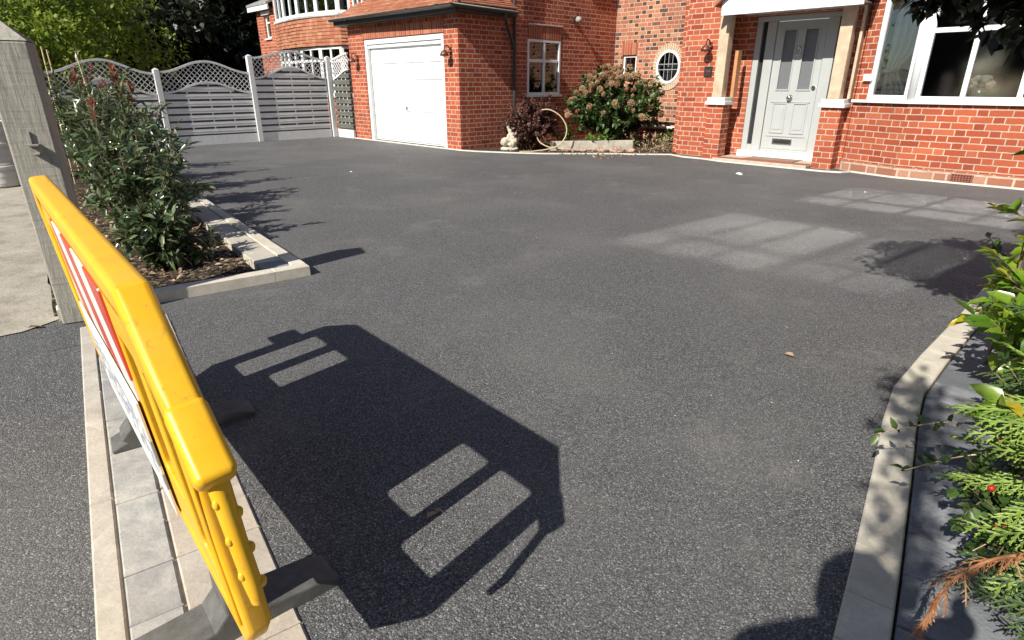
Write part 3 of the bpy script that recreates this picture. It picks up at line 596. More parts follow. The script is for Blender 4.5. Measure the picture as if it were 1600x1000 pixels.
cb = MB(); cb.prism([(-5.5,10.345), (-3.4,10.345), (-3.4,11.15), (-5.5,11.15)], 2.42, 2.44); cb.build('canopy_soffit', M['upvc'], cn, off=HO)
cb = MB(); cb.add([(-5.45,10.315,2.622), (-3.45,10.315,2.622), (-4.45,10.315,3.4), (-5.45,10.335,2.622), (-3.45,10.335,2.622), (-4.45,10.335,3.4)], [(0,1,2), (5,4,3), (0,3,4,1), (1,4,5,2), (2,5,3,0)]); cb.build('canopy_gable', M['upvc'], cn, off=HO)
for sg in (-1, 1):
    cb = MB(); p0, p1 = Vector((-4.45+sg*1.19, 0, 2.5)), Vector((-4.45, 0, 3.43)); 
    cb.add([(p0.x,10.2,p0.z), (p1.x,10.2,p1.z), (p1.x,11.0,p1.z), (p0.x,11.0,p0.z), (p0.x,10.2,p0.z+.06), (p1.x,10.2,p1.z+.06), (p1.x,11.0,p1.z+.06), (p0.x,11.0,p0.z+.06)], [(0,1,2,3),(7,6,5,4),(0,4,5,1),(1,5,6,2),(2,6,7,3),(3,7,4,0)]); cb.build('canopy_tiles', M['tile'], cn, off=HO)
fb = MB(); T = 11.16
for s0, s1 in ((-5.295, -5.19), (-5.1, -4.94), (-4.1, -3.93), (-3.86, -3.765)): fb.box(s0, s1, T, T+.09, .162, 2.3)
fb.box(-5.295, -3.765, T, T+.09, 2.301, 2.378); fb.box(-5.19, -5.1, T, T+.09, .162, .26); fb.box(-3.93, -3.86, T, T+.09, .162, .26); fb.box(-4.94, -4.1, T+.02, T+.09, .162, .2)
df = H(fb, 'door_frame', 'grey_door', bevel=.006)
for a_, b_ in ((-5.192, -5.098), (-3.932, -3.858)):
    fb = MB(); fb.box(a_, b_, T+.05, T+.056, .255, 2.302); fb.build('sidelight', M['dark'], df, off=HO)
door = poly_holes('front_door', rect(-4.93, -4.11, .205, 2.29), [rect(-4.79, -4.59, 1.21, 2.15), rect(-4.435, -4.235, 1.21, 2.15)], .045, M['grey_door'], house, HO, mapf=lambda u, v, w_: (u, T+.045 - w_, v))
fb = MB(); fb.box(-4.8, -4.58, T+.05, T+.055, 1.2, 2.16); fb.box(-4.445, -4.225, T+.05, T+.055, 1.2, 2.16); fb.build('glazed_panel', M['frost'], door, off=HO)
fb = MB()
for s0, s1 in ((-4.79, -4.59), (-4.435, -4.235)):
    for z0, z1 in ((.5, .97), (1.21, 2.15)):
        for a_, b_, c_, d_ in ((s0-.022, s0, z0-.022, z1+.022), (s1, s1+.022, z0-.022, z1+.022), (s0, s1, z0-.022, z0), (s0, s1, z1, z1+.022)): fb.box(a_, b_, T+.008, T+.0225, c_, d_)
    fb.box(s0+.02, s1-.02, T+.015, T+.0222, .54, .93)
for a_, b_, c_, d_ in ((-4.86, -4.18, .995, 1.02), (-4.86, -4.18, .42, .44)): fb.box(a_, b_, T+.01, T+.0224, c_, d_)
fb.build('moulding', M['grey_door'], door, off=HO, bevel=.004)
fb = MB(); fb.box(-4.73, -4.38, T+.01, T+.0225, .285, .385); lb = fb.build('letterbox', M['chrome'], door, off=HO, bevel=.004)
fb = MB(); fb.box(-4.7, -4.41, T+.004, T+.0095, .305, .365); lb2 = fb.build('flap', M['dark_metal'], lb, off=HO)
fb = MB(); fb.ball((-4.535, T-.03, 1.075), .045, 8, (1, .7, 1)); fb.tube([(-4.535, T+.02, 1.075), (-4.535, T-.03, 1.075)], .018); fb.tube([(-4.535, T+.02, 1.075), (-4.535, T+.012, 1.075)], .05, 14); fb.build('door_knob', M['chrome'], door, off=HO)
fb = MB(); fb.tube([(-4.51+.045*math.cos(R(k*30)), T-.005, 1.8+.06*math.sin(R(k*30))) for k in range(13)], .009, 6); fb.ball((-4.51, T, 1.87), .03, 6); fb.build('knocker', M['chrome'], door, off=HO)
fb = MB(); fb.tube([(-4.165, T+.02, 1.24), (-4.165, T-.005, 1.24)], .032, 12); fb.build('door_lock', M['chrome'], door, off=HO)
# objects on and in the house
mat_o, o_ = hempty('doormat', -4.55, 10.83, .05, label='brown doormat lying on the porch step below the pale front door', cat='doormat')
mb = MB(); mb.box(-4.95, -4.1, 10.64, 11.0, .051, .068); mb.build('mat_pile', plain('coir_mat', (.28, .2, .14), .95, .3, 30, .6), mat_o, off=o_)
mb = MB(); mb.box(-4.98, -4.07, 10.615, 10.639, .051, .064); mb.box(-4.98, -4.07, 11.001, 11.02, .051, .064); mb.build('mat_border', M['terr'], mat_o, off=o_)
def lantern(s, t, z, label):
    e, o = hempty('wall_lantern', s, t, z, label=label, cat='wall light', group='dark wall lanterns on the brickwork')
    mb = MB(); mb.lathe([(.001,-.02), (.05,-.02), (.05,.02), (.001,.02)], (s, t-.02, z), 12); mb.box(s-.035, s+.035, t-.015, t-.001, z-.08, z+.08); mb.build('back_plate', M['copper'], e, off=o)
    mb = MB(); mb.tube([(s, t-.015, z+.03), (s, t-.06, z+.10), (s, t-.13, z+.12), (s, t-.17, z+.08), (s, t-.17, z+.02)], .011, 7); mb.build('arm', M['dark_metal'], e, off=o)
    mb = MB(); mb.lathe([(.015,.02), (.05,.0), (.085,-.05), (.09,-.09), (.082,-.09), (.04,-.02), (.01,0)], (s, t-.17, z+.01), 16); mb.build('lamp_shade', M['copper'], e, off=o)
    mb = MB(); mb.ball((s, t-.17, z-.07), .035, 7); mb.build('bulb', M['cap'], e, off=o)
lantern(-13.8, 8.22, 1.86, 'dark wall lantern on the garage brickwork beside the fence')
lantern(-10.22, 8.22, 1.90, 'dark wall lantern on the garage corner right of the white door')
lantern(-5.99, 10.88, 1.93, 'hooded copper lantern on the orange brick beside the porch')
e, o = hempty('house_sign', -5.97, 10.88, 1.5, label='small black plaque on the orange brick under the porch lantern', cat='sign')
mb = MB(); mb.box(-6.06, -5.9, 10.862, 10.878, 1.42, 1.6); mb.build('plaque', M['dark_metal'], e, off=o, bevel=.004)
mb = MB(); mb.box(-6.03, -5.93, 10.857, 10.8615, 1.5, 1.54); mb.build('nameplate', M['copper'], e, off=o)
e, o = hempty('security_light', -9.98, 11.71, 2.65, label='small grey security light high on the brick wall right of the casement window', cat='security light')
mb = MB(); mb.box(-9.978, -9.95, 11.66, 11.76, 2.62, 2.72); mb.tube([(-9.95, 11.71, 2.67), (-9.86, 11.71, 2.68)], .025, 8); mb.build('bracket', M['pipe'], e, off=o)
mb = MB(); mb.lathe([(.001,.06), (.05,.05), (.075,.0), (.07,-.06), (.06,-.06), (.001,-.02)], (-9.83, 11.7, 2.68), 14); mb.build('lamp_head', M['gutter_rim'], e, off=o)
def drape(x0, x1, y, z0, z1, label, tie=True):
    e, o = hempty('curtain', (x0+x1)/2, y, z0, label=label, cat='curtain', group='cream curtains in the bay window')
    mb = MB(); nu, nv = 40, 24; vs = []
    for j in range(nv+1):
        v = j/nv; z = z0 + (z1-z0)*v; pin = 1 - .55*math.exp(-((v-.28)/.16)**2) if tie else 1
        for i in range(nu+1):
            u = i/nu; vs.append((x0 + (x1-x0)*u*pin, y + .03*math.sin(u*26)*(.4+.6*pin), z))
    mb.add(vs, [(j*(nu+1)+i, j*(nu+1)+i+1, (j+1)*(nu+1)+i+1, (j+1)*(nu+1)+i) for j in range(nv) for i in range(nu)], True); mb.build('drape', M['curtain'], e, off=o)
    mb = MB(); zt = z0 + (z1-z0)*.28; w_ = (x1-x0)*.45; mb.tube([(x0-.02*np.sign(w_), y-.035, zt), (x0+w_*.5, y-.05, zt-.02), (x0+w_+.02*np.sign(w_), y-.03, zt+.01)], .02, 7); mb.build('tie_back', M['petal'], e, off=o)
drape(-3.02, -2.62, 10.8, 1.1, 2.48, 'cream tied back curtain in the left pane of the bay window')
e, o = hempty('flower_vase', -1.78, 10.8, 1.08, label='silver vase of white flowers standing inside the bay window', cat='vase')
mb = MB(); mb.lathe([(.001,0), (.06,0), (.05,.04), (.075,.1), (.085,.2), (.07,.2), (.001,.19)], (-1.78, 10.7, 1.04), 16); mb.build('vase', M['vase'], e, off=o)
mb = MB()
for k in range(46):
    a_, b_ = random.uniform(0, 6.28), random.uniform(-.3, 1.3); mb.ball((-1.78+.13*math.cos(a_)*math.cos(b_), 10.7+.13*math.sin(a_)*math.cos(b_), 1.29+.1*math.sin(b_)), random.uniform(.03, .045), 5, (1, 1, .8))
mb.build('blooms', M['petal'], e, off=o)
# ------------------------------------------------------------------ neighbour's house
nb, NO = hempty('neighbour_house', -19, 9.5, label="neighbour's red brick house with white bay windows beyond the grey fence", cat='house')
def NH(mb, name, mat, parent=None, **k): return mb.build(name, M[mat], parent or nb, off=NO, **k)
poly_holes('front_wall', [(-22.3,0), (-15.25,0), (-15.25,5.6), (-20.9,5.6), (-20.9,3.62), (-22.3,3.62)], [rect(-21.72, -21.3, 2.72, 3.42)], .2, M['brick'], nb, NO, mapf=lambda u, v, w_: (u, 9.6 - w_, v))
mb = MB(); mb.box(-22.3, -22.1, 9.702, 15, 0, 3.62); NH(mb, 'flank_wall', 'brick')
mb = MB(); mb.box(-15.45, -15.25, 9.702, 15, 0, 5.6); NH(mb, 'side_wall', 'brick')
window_parts('narrow_window', (-21.72, 9.56), (-21.3, 9.56), 2.72, 3.42, [], [3.2], .06, parent=nb, off=NO, back=.2, sill=.12, glass='glass')
mb = MB(); mb.box(-21.8, -21.22, 9.44, 9.498, 3.425, 3.54); NH(mb, 'window_head', 'cap')
mb = MB(); mb.box(-22.5, -20.9, 9.3, 9.34, 3.55, 3.72); NH(mb, 'fascia_board', 'upvc')
mb = MB(); mb.strip([(-22.5, 9.28, 3.7), (-20.9, 9.28, 3.7)], [(-22.5, 13, 5.2), (-20.9, 13, 5.2)], (0, 0, .06)); NH(mb, 'wing_roof', 'gutter_rim')
mb = MB(); mb.strip([(-20.95, 9.1, 5.55), (-15.0, 9.1, 5.55)], [(-20.95, 13.5, 8), (-15.0, 13.5, 8)], (0, 0, .06)); NH(mb, 'main_roof', 'tile')
NBAY = [(-20.6,9.5), (-20.2,9.2), (-19.2,9.0), (-18.15,8.93), (-17.1,8.98), (-16.25,9.18), (-16.1,9.5)]
def nbay(name, mat, z0, z1, g0=0, g1=0, th=.15):
    mb = MB(); c = np.array([-18.15, 9.6]); P = [np.array(p) for p in NBAY]; o0 = [p + g0*(p-c)/np.linalg.norm(p-c) for p in P]; o1 = [p + g1*(p-c)/np.linalg.norm(p-c) for p in P]
    mb.strip([(*p, z0) for p in o0], [(*p, z1) for p in o1], (0, .1, 0)); return NH(mb, name, mat)
nbay('bay_base_wall', 'brick', 0, .95)
nrow = 8
for k in range(nrow): nbay('tile_apron_course', 'tile', 2.3+k*.088, 2.3+(k+1)*.088+.02, .12-.004*k, .085-.004*k)
nbay('lead_flashing', 'gutter_rim', 3.03, 3.09, .1, .06)
nbay('bay_top_wall', 'tile', 4.4, 5.5)
for z0, z1 in ((.98, 2.28), (3.1, 4.38)):
    for i in range(6):
        L = math.dist(NBAY[i], NBAY[i+1]); window_parts('bay_window', NBAY[i], NBAY[i+1], z0, z1, [L/2] if L > .7 else [], [z0+(z1-z0)*.72], .075, parent=nb, off=NO, back=None, mw=.07, sill=.05)
    mb = MB(); mb.strip([(x, y+.3, z0) for x, y in NBAY], [(x, y+.3, z1) for x, y in NBAY], (0, .02, 0)); NH(mb, 'bay_backing', 'dark')
    for i, x in enumerate((-19.7, -18.4, -17.3)):
        mb = MB(); mb.box(x, x+.35, 9.18 if abs(x+18) < 1 else 9.3, 9.2 if abs(x+18) < 1 else 9.32, z0+.05, z1-.05); NH(mb, 'net_curtain', 'cap')
window_parts('roof_window', (-14.5, 8.62), (-14.05, 8.62), 3.02, 3.42, [.22], [], .05, back=.12, mw=.04)
# ------------------------------------------------------------------ garden fence along s = -15 and its return to the garage
fence, FO = hempty('garden_fence', -15, 6, label='grey slatted garden fence with arched lattice tops and concrete posts', cat='fence')
def fpanel(name, mp, L, zb0, zb1, zt0, zt1, half=None, mt='fence'):
    """mp(u, w, z) -> xyz ; u along 0..L, w out of the face towards the drive"""
    arch = lambda u, a, b: a + (b-a)*.5*(1-math.cos(2*math.pi*(u/L if half is None else half*u/L)))
    n = 24; us = [L*i/n for i in range(n+1)]; low = lambda u: arch(u, zb0, zb1); top = lambda u: arch(u, zt0, zt1); O = (0,0,0)
    off = Vector(mp(0, 1, 0)) - Vector(mp(0, 0, 0))
    pm = MB(); pitch = .15; z = .235
    while z < zb1 - .03:
        zt = z + .106; cut = [min(zt, low(u) - .035) for u in us]
        run = [i for i in range(n+1) if cut[i] > z + .015]
        if len(run) > 1:
            pm.strip([mp(us[i], .0, z) for i in run], [mp(us[i], .0, cut[i]) for i in run], off*.022)
            zc = z + .06; pm.strip([mp(us[i], .021, zc-.003) for i in run if cut[i] > zc], [mp(us[i], .021, zc) for i in run if cut[i] > zc], off*.006) if sum(cut[i] > zc for i in run) > 1 else None
        z += pitch
    p = pm.build(name, M[mt], fence, off=FO)
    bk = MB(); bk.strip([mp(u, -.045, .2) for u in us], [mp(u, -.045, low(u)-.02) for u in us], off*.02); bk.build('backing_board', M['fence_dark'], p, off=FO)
    bt = MB()
    for k in range(1, 4): u = L*k/4; bt.strip([mp(u-.018, -.009, .235), mp(u+.018, -.009, .235)], [mp(u-.018, -.009, low(u)-.04), mp(u+.018, -.009, low(u)-.04)], off*.0125)
    bt.build('batten', M['fence'], p, off=FO)
    gb = MB(); gb.strip([mp(0, -.02, .0), mp(L, -.02, .0)], [mp(0, -.02, .2), mp(L, -.02, .2)], off*.05); gb.build('gravel_board', M['fence_light'], p, off=FO)
    lt = MB()
    for sgn, dw in ((1, 0.), (-1, .012)):
        c0 = -2.
        while c0 < L + 2.:
            pts = []
            for i in range(400):
                u = L*i/399; zz = (u - c0)*sgn + (zb0 if sgn > 0 else zb0)
                if low(u) - .01 < zz < top(u): pts.append((u, zz))
                elif pts: 
                    if len(pts) > 3: lt.bar(mp(pts[0][0], dw, pts[0][1]), mp(pts[-1][0], dw, pts[-1][1]), .011, .022, mp(0, 1, 0)-np.array(mp(0, 0, 0)) if False else tuple(off))
                    pts = []
            if len(pts) > 3: lt.bar(mp(pts[0][0], dw, pts[0][1]), mp(pts[-1][0], dw, pts[-1][1]), .011, .022, tuple(off))
            c0 += .112
    lt.build('lattice', M['fence'], p, off=FO)
    rl = MB(); rl.strip([mp(u, -.015, low(u)-.035) for u in us], [mp(u, -.015, low(u)+.005) for u in us], off*.05); rl.build('arched_rail', M['fence'], p, off=FO)
    rl = MB(); rl.strip([mp(u, -.015, top(u)-.02) for u in us], [mp(u, -.015, top(u)+.025) for u in us], off*.05); rl.build('top_rail', M['fence'], p, off=FO)
Bp = lambda t0: (lambda u, w_, z: (-15.02 + w_, t0 + u, z))
fpanel('fence_panel', Bp(.12), 1.87, 1.11, 1.42, 1.5, 1.75)
fpanel('fence_panel', Bp(2.12), 1.87, 1.11, 1.42, 1.5, 1.75)
fpanel('fence_panel', Bp(4.14), 1.87, 1.13, 1.35, 1.53, 1.76)
fpanel('fence_panel', Bp(6.14), 1.82, 1.44, 1.69, 1.86, 2.03)
fpanel('fence_panel', lambda u, w_, z: (-14.97 + u, 8.16 - w_, z), .8, 1.44, 1.65, 1.87, 1.99, .5, 'fence_shaded')
for t, z in ((.05, 1.55), (2.05, 1.56), (4.06, 1.58), (6.07, 1.9), (8.05, 1.92)):
    mb = MB(); mb.box(-15.06, -14.945, t-.055, t+.055, 0, z); mb.add([(-15.06,t-.055,z), (-14.945,t-.055,z), (-14.945,t+.055,z), (-15.06,t+.055,z), (-15.0,t,z+.035)], [(0,1,4),(1,2,4),(2,3,4),(3,0,4)])
    mb.build('fence_post', M['fence_light'], fence, off=FO, bevel=.004)
# ------------------------------------------------------------------ gate post and things on the left
gp_c = np.array([-2.56, 3.31]); GD = np.array([.893, .45]); GD /= np.linalg.norm(GD); GR = math.atan2(GD[1], GD[0])
gpost = empty('gate_post', (*gp_c, 0), GR, 'thick weathered grey gate post with a pointed cap beside the yellow barrier', 'gate post')
GH = 1.5
mb = MB(); hw = .1; mb.box(-hw, hw, -hw, hw, 0, GH); mb.build('post', M['gate'], gpost, bevel=.012)
mb = MB(); mb.add([(-hw,-hw,GH+.001),(hw,-hw,GH+.001),(hw,hw,GH+.001),(-hw,hw,GH+.001),(-.02,0,GH+.11)], [(0,1,4),(1,2,4),(2,3,4),(3,0,4),(3,2,1,0)]); mb.build('post_cap', M['gate'], gpost)
mb = MB(); mb.box(-.02, .035, -hw-.055, -hw+.001, 1.0, 1.007); mb.box(-.006, .004, -hw-.012, -hw+.001, 1.008, 1.07); mb.build('hinge_bracket', M['gutter_rim'], gpost)
mb = MB(); mb.box(-.005, .03, -hw-.045, -hw+.001, .955, .961); mb.build('hinge_plate', M['gutter_rim'], gpost)
gpots = empty('pot_stack', (-6.95, 8.2, 0), 0, 'stack of ribbed white pots on the concrete behind the gate post', 'pots')
for k, (r_, z0) in enumerate(((.26, .0), (.24, .29), (.22, .56))):
    mb = MB(); mb.lathe([(.001,0), (r_*.8,0), (r_,.03), (r_*.9,.06), (r_*1.02,.1), (r_*.9,.14), (r_*1.04,.19), (r_*.92,.23), (r_*1.08,.26), (r_*1.08,.285), (r_*.98,.285), (r_*.9,.2), (.001,.1)], (0, 0, z0), 24); mb.build('pot', M['cap'], gpots)
# ------------------------------------------------------------------ yellow road barrier
BO = np.array([*(DB*-1.9 + NB*.158), 0.])
bar = empty('road_barrier', tuple(BO + [*(NB*.052), 0]), RB, 'yellow plastic road barrier with red and white striped board on the paved edge', 'barrier')
X = lambda d: d + 1.9
outer = [(-2.905,.36), (-2.905,.875), (-2.79,.992), (-1.13,.992), (-.948,.812), (-.948,.33), (-1.03,.225), (-2.81,.225)]
def ring(poly, ins):
    n = len(poly); out = []
    for i in range(n):
        p0, p1, p2 = (np.array(poly[(i+k) % n]) for k in (-1, 0, 1)); d1 = (p1-p0)/np.linalg.norm(p1-p0); d2 = (p2-p1)/np.linalg.norm(p2-p1)
        n1 = np.array([d1[1], -d1[0]]); n2 = np.array([d2[1], -d2[0]]); b = n1+n2; b /= np.dot(b, n1); out.append(tuple(p1 + b*ins))
    return out
fr = MB(); n8 = len(outer); secs = []
prof = [(.0, -.02), (.0, .02), (.008, .029), (.052, .029), (.062, .02), (.062, -.02), (.052, -.029), (.008, -.029)]
vs = []; npf = len(prof)
for q, (ins_y) in enumerate(prof):
    pass
rings = [ring(outer, a_) for a_, _ in prof]
for i in range(n8):
    for q in range(npf):
        wide = 1.05 if i in (2, 3, 4) or i == 1 else .85
        vs.append((X(rings[q][i][0]), prof[q][1]*wide, rings[q][i][1]))
fr.add(vs, [(i*npf+q, ((i+1)%n8)*npf+q, ((i+1)%n8)*npf+(q+1)%npf, i*npf+(q+1)%npf) for i in range(n8) for q in range(npf)])
bar.rotation_euler = (R(4.3), 0, RB)
fo = fr.build('frame', M['yellow'], bar, bevel=.009)
slots = [(-2.825,-2.655,.385,.82), (-2.585,-2.42,.46,.82), (-1.445,-1.265,.445,.81), (-1.215,-1.03,.365,.81)]
inner = ring(outer, .066)
poly_holes('panel', [(X(x), z) for x, z in inner], [[(X(x), z) for x, z in rrect(*s_, .025)] for s_ in slots], .036, M['yellow'], bar, bevel=.004, mapf=lambda u, v, w_: (u, w_, v))
mb = MB()
for k in range(3): mb.box(X(-2.7), X(-1.2), -.024, -.019, .905-k*.0, .912)
mb.build('moulded_rib', M['yellow'], bar)
for k in range(3):
    z0, z1, q = .34, .76, -.962 - .013*k
    mb = MB(); mb.tube([(X(q-.012), -.0275, z0), (X(q+.012), -.0275, z1)], .0045, 6); mb.build('end_rib', M['yellow'], bar)
mb = MB(); mb.bar((X(-.985), 0, .818), (X(-.878), 0, .722), .066, .05, (.7, 0, .7)); mb.build('end_cap', M['yellow'], bar, bevel=.014)
mb = MB(); mb.tube([(X(-.9), .0, .735), (X(-.893), .0, .68), (X(-.868), .0, .52), (X(-.872), .0, .47)], [.017, .016, .015, .011], 12); hk = mb.build('hook_rod', M['yellow'], bar)
for k in range(3):
    mb = MB(); z = .51 + k*.07; xq = X(-.866 - (z-.5)*.14); mb.ball((xq, .014, z), .009, 6, (1, 1, 1.3)); mb.ball((xq, -.012, z+.03), .008, 6, (1, .8, 1.3)); mb.build('lug', M['yellow'], hk)
mb = MB(); mb.box(X(-3.01), X(-2.9), -.02, .02, .63, .745); mb.build('connector_tab', M['yellow'], bar, bevel=.008)
mb = MB(); mb.box(X(-2.42), X(-1.475), -.0275, -.0185, .62, .9); o_b = mb.build('striped_board', M['chevron'], bar, bevel=.002)
mb = MB(); mb.box(-.50, .43, -.003, .003, -.17, .17); sg_ = mb.build('sign_panel', M['sign'], bar, loc=(X(-1.92), -.031, .44), bevel=.001)
def foot(d, n0, n1, mat, ang=0):
    # recycled rubber foot: long low block across the barrier with pockets and a raised socket
    yl, yh = n0-.158, n1-.158; mb = MB()
    prof_ = [(yl, .0), (yl, .015), (yl+.05, .036), (-.06, .052), (-.025, .09), (-.022, .2), (.022, .2), (.025, .09), (.06, .052), (yh-.05, .036), (yh, .015), (yh, 0)]
    o = poly_holes('foot', prof_, [rrect(yl+.07, -.08, .018, .045, .008, 2)] if False else [], .11, M[mat], bar, bevel=.006, mapf=lambda u, v, w_: (w_, u, v))
    o.location = (X(d), 0, 0); o.rotation_euler = (R(-4.3), 0, ang)
    for sgn in (-1, 1):
        for k in range(6):
            y0 = (-.07 if sgn < 0 else .07) + sgn*k*.05; L = abs(yl if sgn < 0 else yh)
            if abs(y0) + .05 > L - .02: break
            mb = MB(); zt = lambda y: float(np.interp(y, [q[0] for q in prof_ if q[1] > .01], [q[1] for q in prof_ if q[1] > .01])) + .0025; ya, yb = sorted((y0, y0+sgn*.03)); mb.add([(x, y, z) for x in (-.036, .036) for y in (ya, yb) for z in (.03, zt(y))], [(0,1,3,2),(4,6,7,5),(0,4,5,1),(2,3,7,6),(1,5,7,3),(0,2,6,4)]); mb.build('pocket', M['dark'], o)
foot(-1.33, -.30, .41, 'grey_plastic'); foot(-2.45, .06, .56, 'grey_plastic', R(-6))
# ------------------------------------------------------------------ foliage helpers
def leaves(name, P, Dn, L, Wd, mat, parent=None, off=(0,0,0), lod=2, fold=.25, curl=.25, up=None, loc=None):
    """one mesh of many separate leaves: P base points, Dn axis directions"""
    P = np.asarray(P, float) - np.asarray(off, float); n = len(P); Dn = np.asarray(Dn, float); Dn = Dn/np.linalg.norm(Dn, axis=1, keepdims=True)
    L = np.broadcast_to(L, n)[:, None]; Wd = np.broadcast_to(Wd, n)[:, None]
    upv = rng.normal(0, .45, (n, 3)) + [0, 0, 1] if up is None else np.asarray(up, float)
    S = np.cross(Dn, upv); S /= np.maximum(1e-6, np.linalg.norm(S, axis=1, keepdims=True)); U = np.cross(S, Dn)
    if lod == 1:
        V = np.stack([P, P + Dn*L*.45 + S*Wd*.5 + U*L*.04, P + Dn*L - U*L*curl*.4, P + Dn*L*.45 - S*Wd*.5 + U*L*.04], 1); F = np.array([[0,1,2,3]])
    elif lod == 2:
        c = lambda t, s_, z: P + Dn*L*t + S*Wd*s_ + U*(z*L - curl*L*t*t*.6)
        f = fold*Wd[:, :1]/np.maximum(L, 1e-6)
        V = np.stack([c(0,0,0), c(.35,.5,f), c(.35,0,0), c(.35,-.5,f), c(.72,.36,f*.8), c(.72,0,0), c(.72,-.36,f*.8), c(1,0,0)], 1)
        F = [[0,1,2],[0,2,3],[1,4,5,2],[2,5,6,3],[4,7,5],[5,7,6]]
    k = V.shape[1]; V = V.reshape(-1, 3); fl, st = [], []
    base = np.arange(n)*k; polys = []
    sizes = [len(f) for f in F]; tot = sum(sizes)
    idx = np.concatenate([np.array(f) for f in F]); loops = (base[:, None] + idx[None]).ravel()
    starts = (np.arange(n)[:, None]*tot + np.concatenate([[0], np.cumsum(sizes)[:-1]])[None]).ravel()
    me = bpy.data.meshes.new(name); me.vertices.add(len(V)); me.vertices.foreach_set('co', V.astype(np.float32).ravel())
    me.loops.add(len(loops)); me.loops.foreach_set('vertex_index', loops.astype(np.int32)); me.polygons.add(len(starts))
    me.polygons.foreach_set('loop_start', starts.astype(np.int32))
    me.update(calc_edges=True); me.polygons.foreach_set('use_smooth', np.ones(len(starts), bool)); me.materials.append(mat)
    o = bpy.data.objects.new(name, me); COL.objects.link(o)
    if parent is not None: o.parent = parent
    if loc is not None: o.location = loc
    return o
def rdir(n): v = rng.normal(size=(n, 3)); return v/np.linalg.norm(v, axis=1, keepdims=True)
def stem_path(b, d, L, n=7, droop=.1, wob=.06):
    d = np.array(d, float); d /= np.linalg.norm(d); p = np.array(b, float); out = [p.copy()]
    for i in range(n): d = d + rng.normal(0, wob, 3) - [0, 0, droop/n]; d /= np.linalg.norm(d); p = p + d*L/n; out.append(p.copy())
    return np.array(out)
def along(path, t):
    x = t*(len(path)-1); i = np.clip(x.astype(int), 0, len(path)-2); f = (x-i)[:, None]; p = path[i]*(1-f) + path[i+1]*f; d = path[i+1]-path[i]; return p, d/np.linalg.norm(d, axis=1, keepdims=True)
def shrub(name, base, H_, Rr, nst, nlf, L, Wd, mat, label, cat='shrub', group=None, tips=None, ntip=0, tmin=.25, twigs=2, lean=(0,0), rad=.009, lod=2, ang=.9, squash=1., curl=.3, tiphi=0.):
    e = empty(name, (*base, 0), 0, label, cat, group); st = MB(); P, Dr, TP, TD = [], [], [], []
    for k in range(nst):
        a_ = 2*math.pi*(k+random.random())/nst; sp = Rr*math.sqrt(random.random()); hh = H_*random.uniform(.62, 1.0)*(1-.25*(sp/max(Rr,1e-3))**2)
        d = (math.cos(a_)*sp*squash + lean[0], math.sin(a_)*sp + lean[1], hh); LL = math.sqrt(d[0]**2+d[1]**2+hh*hh)
        pa = stem_path((random.uniform(-.06,.06), random.uniform(-.06,.06), -.02), d, LL, 8, .12, .05); st.tube(pa, np.linspace(rad, rad*.35, len(pa)), 5)
        paths = [(pa, 1.)]
        for j in range(twigs):
            t = np.array([random.uniform(.35, .9)]); p0, d0 = along(pa, t); dd = d0[0] + rng.normal(0, .55, 3); tw = stem_path(p0[0], dd, LL*random.uniform(.18, .38), 4, .1, .1); st.tube(tw, np.linspace(rad*.5, rad*.2, len(tw)), 4, smooth=False); paths.append((tw, .45))
        for pth, wgt in paths:
            m = max(3, int(nlf*wgt/(1+.45*twigs))); t = rng.uniform(tmin if wgt == 1 else .1, 1, m); p, d0 = along(pth, t); P.append(p); Dr.append(d0*.45 + rdir(m)*ang + [0,0,.12])
            if tips and random.random() < .8 and pth[-1][2] > tiphi: m2 = ntip; p, d0 = along(pth, rng.uniform(.88, 1.02, m2)); TP.append(p); TD.append(d0*1.0 + rdir(m2)*.6)
    st.build('stems', M['twig'], e)
    P = np.concatenate(P); Dr = np.concatenate(Dr); keep = P[:, 2] > .04; P, Dr = P[keep], Dr[keep]; n = len(P)
    leaves('leaves', P, Dr, L*rng.uniform(.6, 1.2, n), Wd*rng.uniform(.7, 1.2, n), M[mat], e, lod=lod, curl=curl)
    if TP: TP = np.concatenate(TP); TD = np.concatenate(TD); n = len(TP); leaves('young_leaves', TP, TD, L*.8*rng.uniform(.6, 1.1, n), Wd*.7, M[tips], e, lod=lod)
    return e
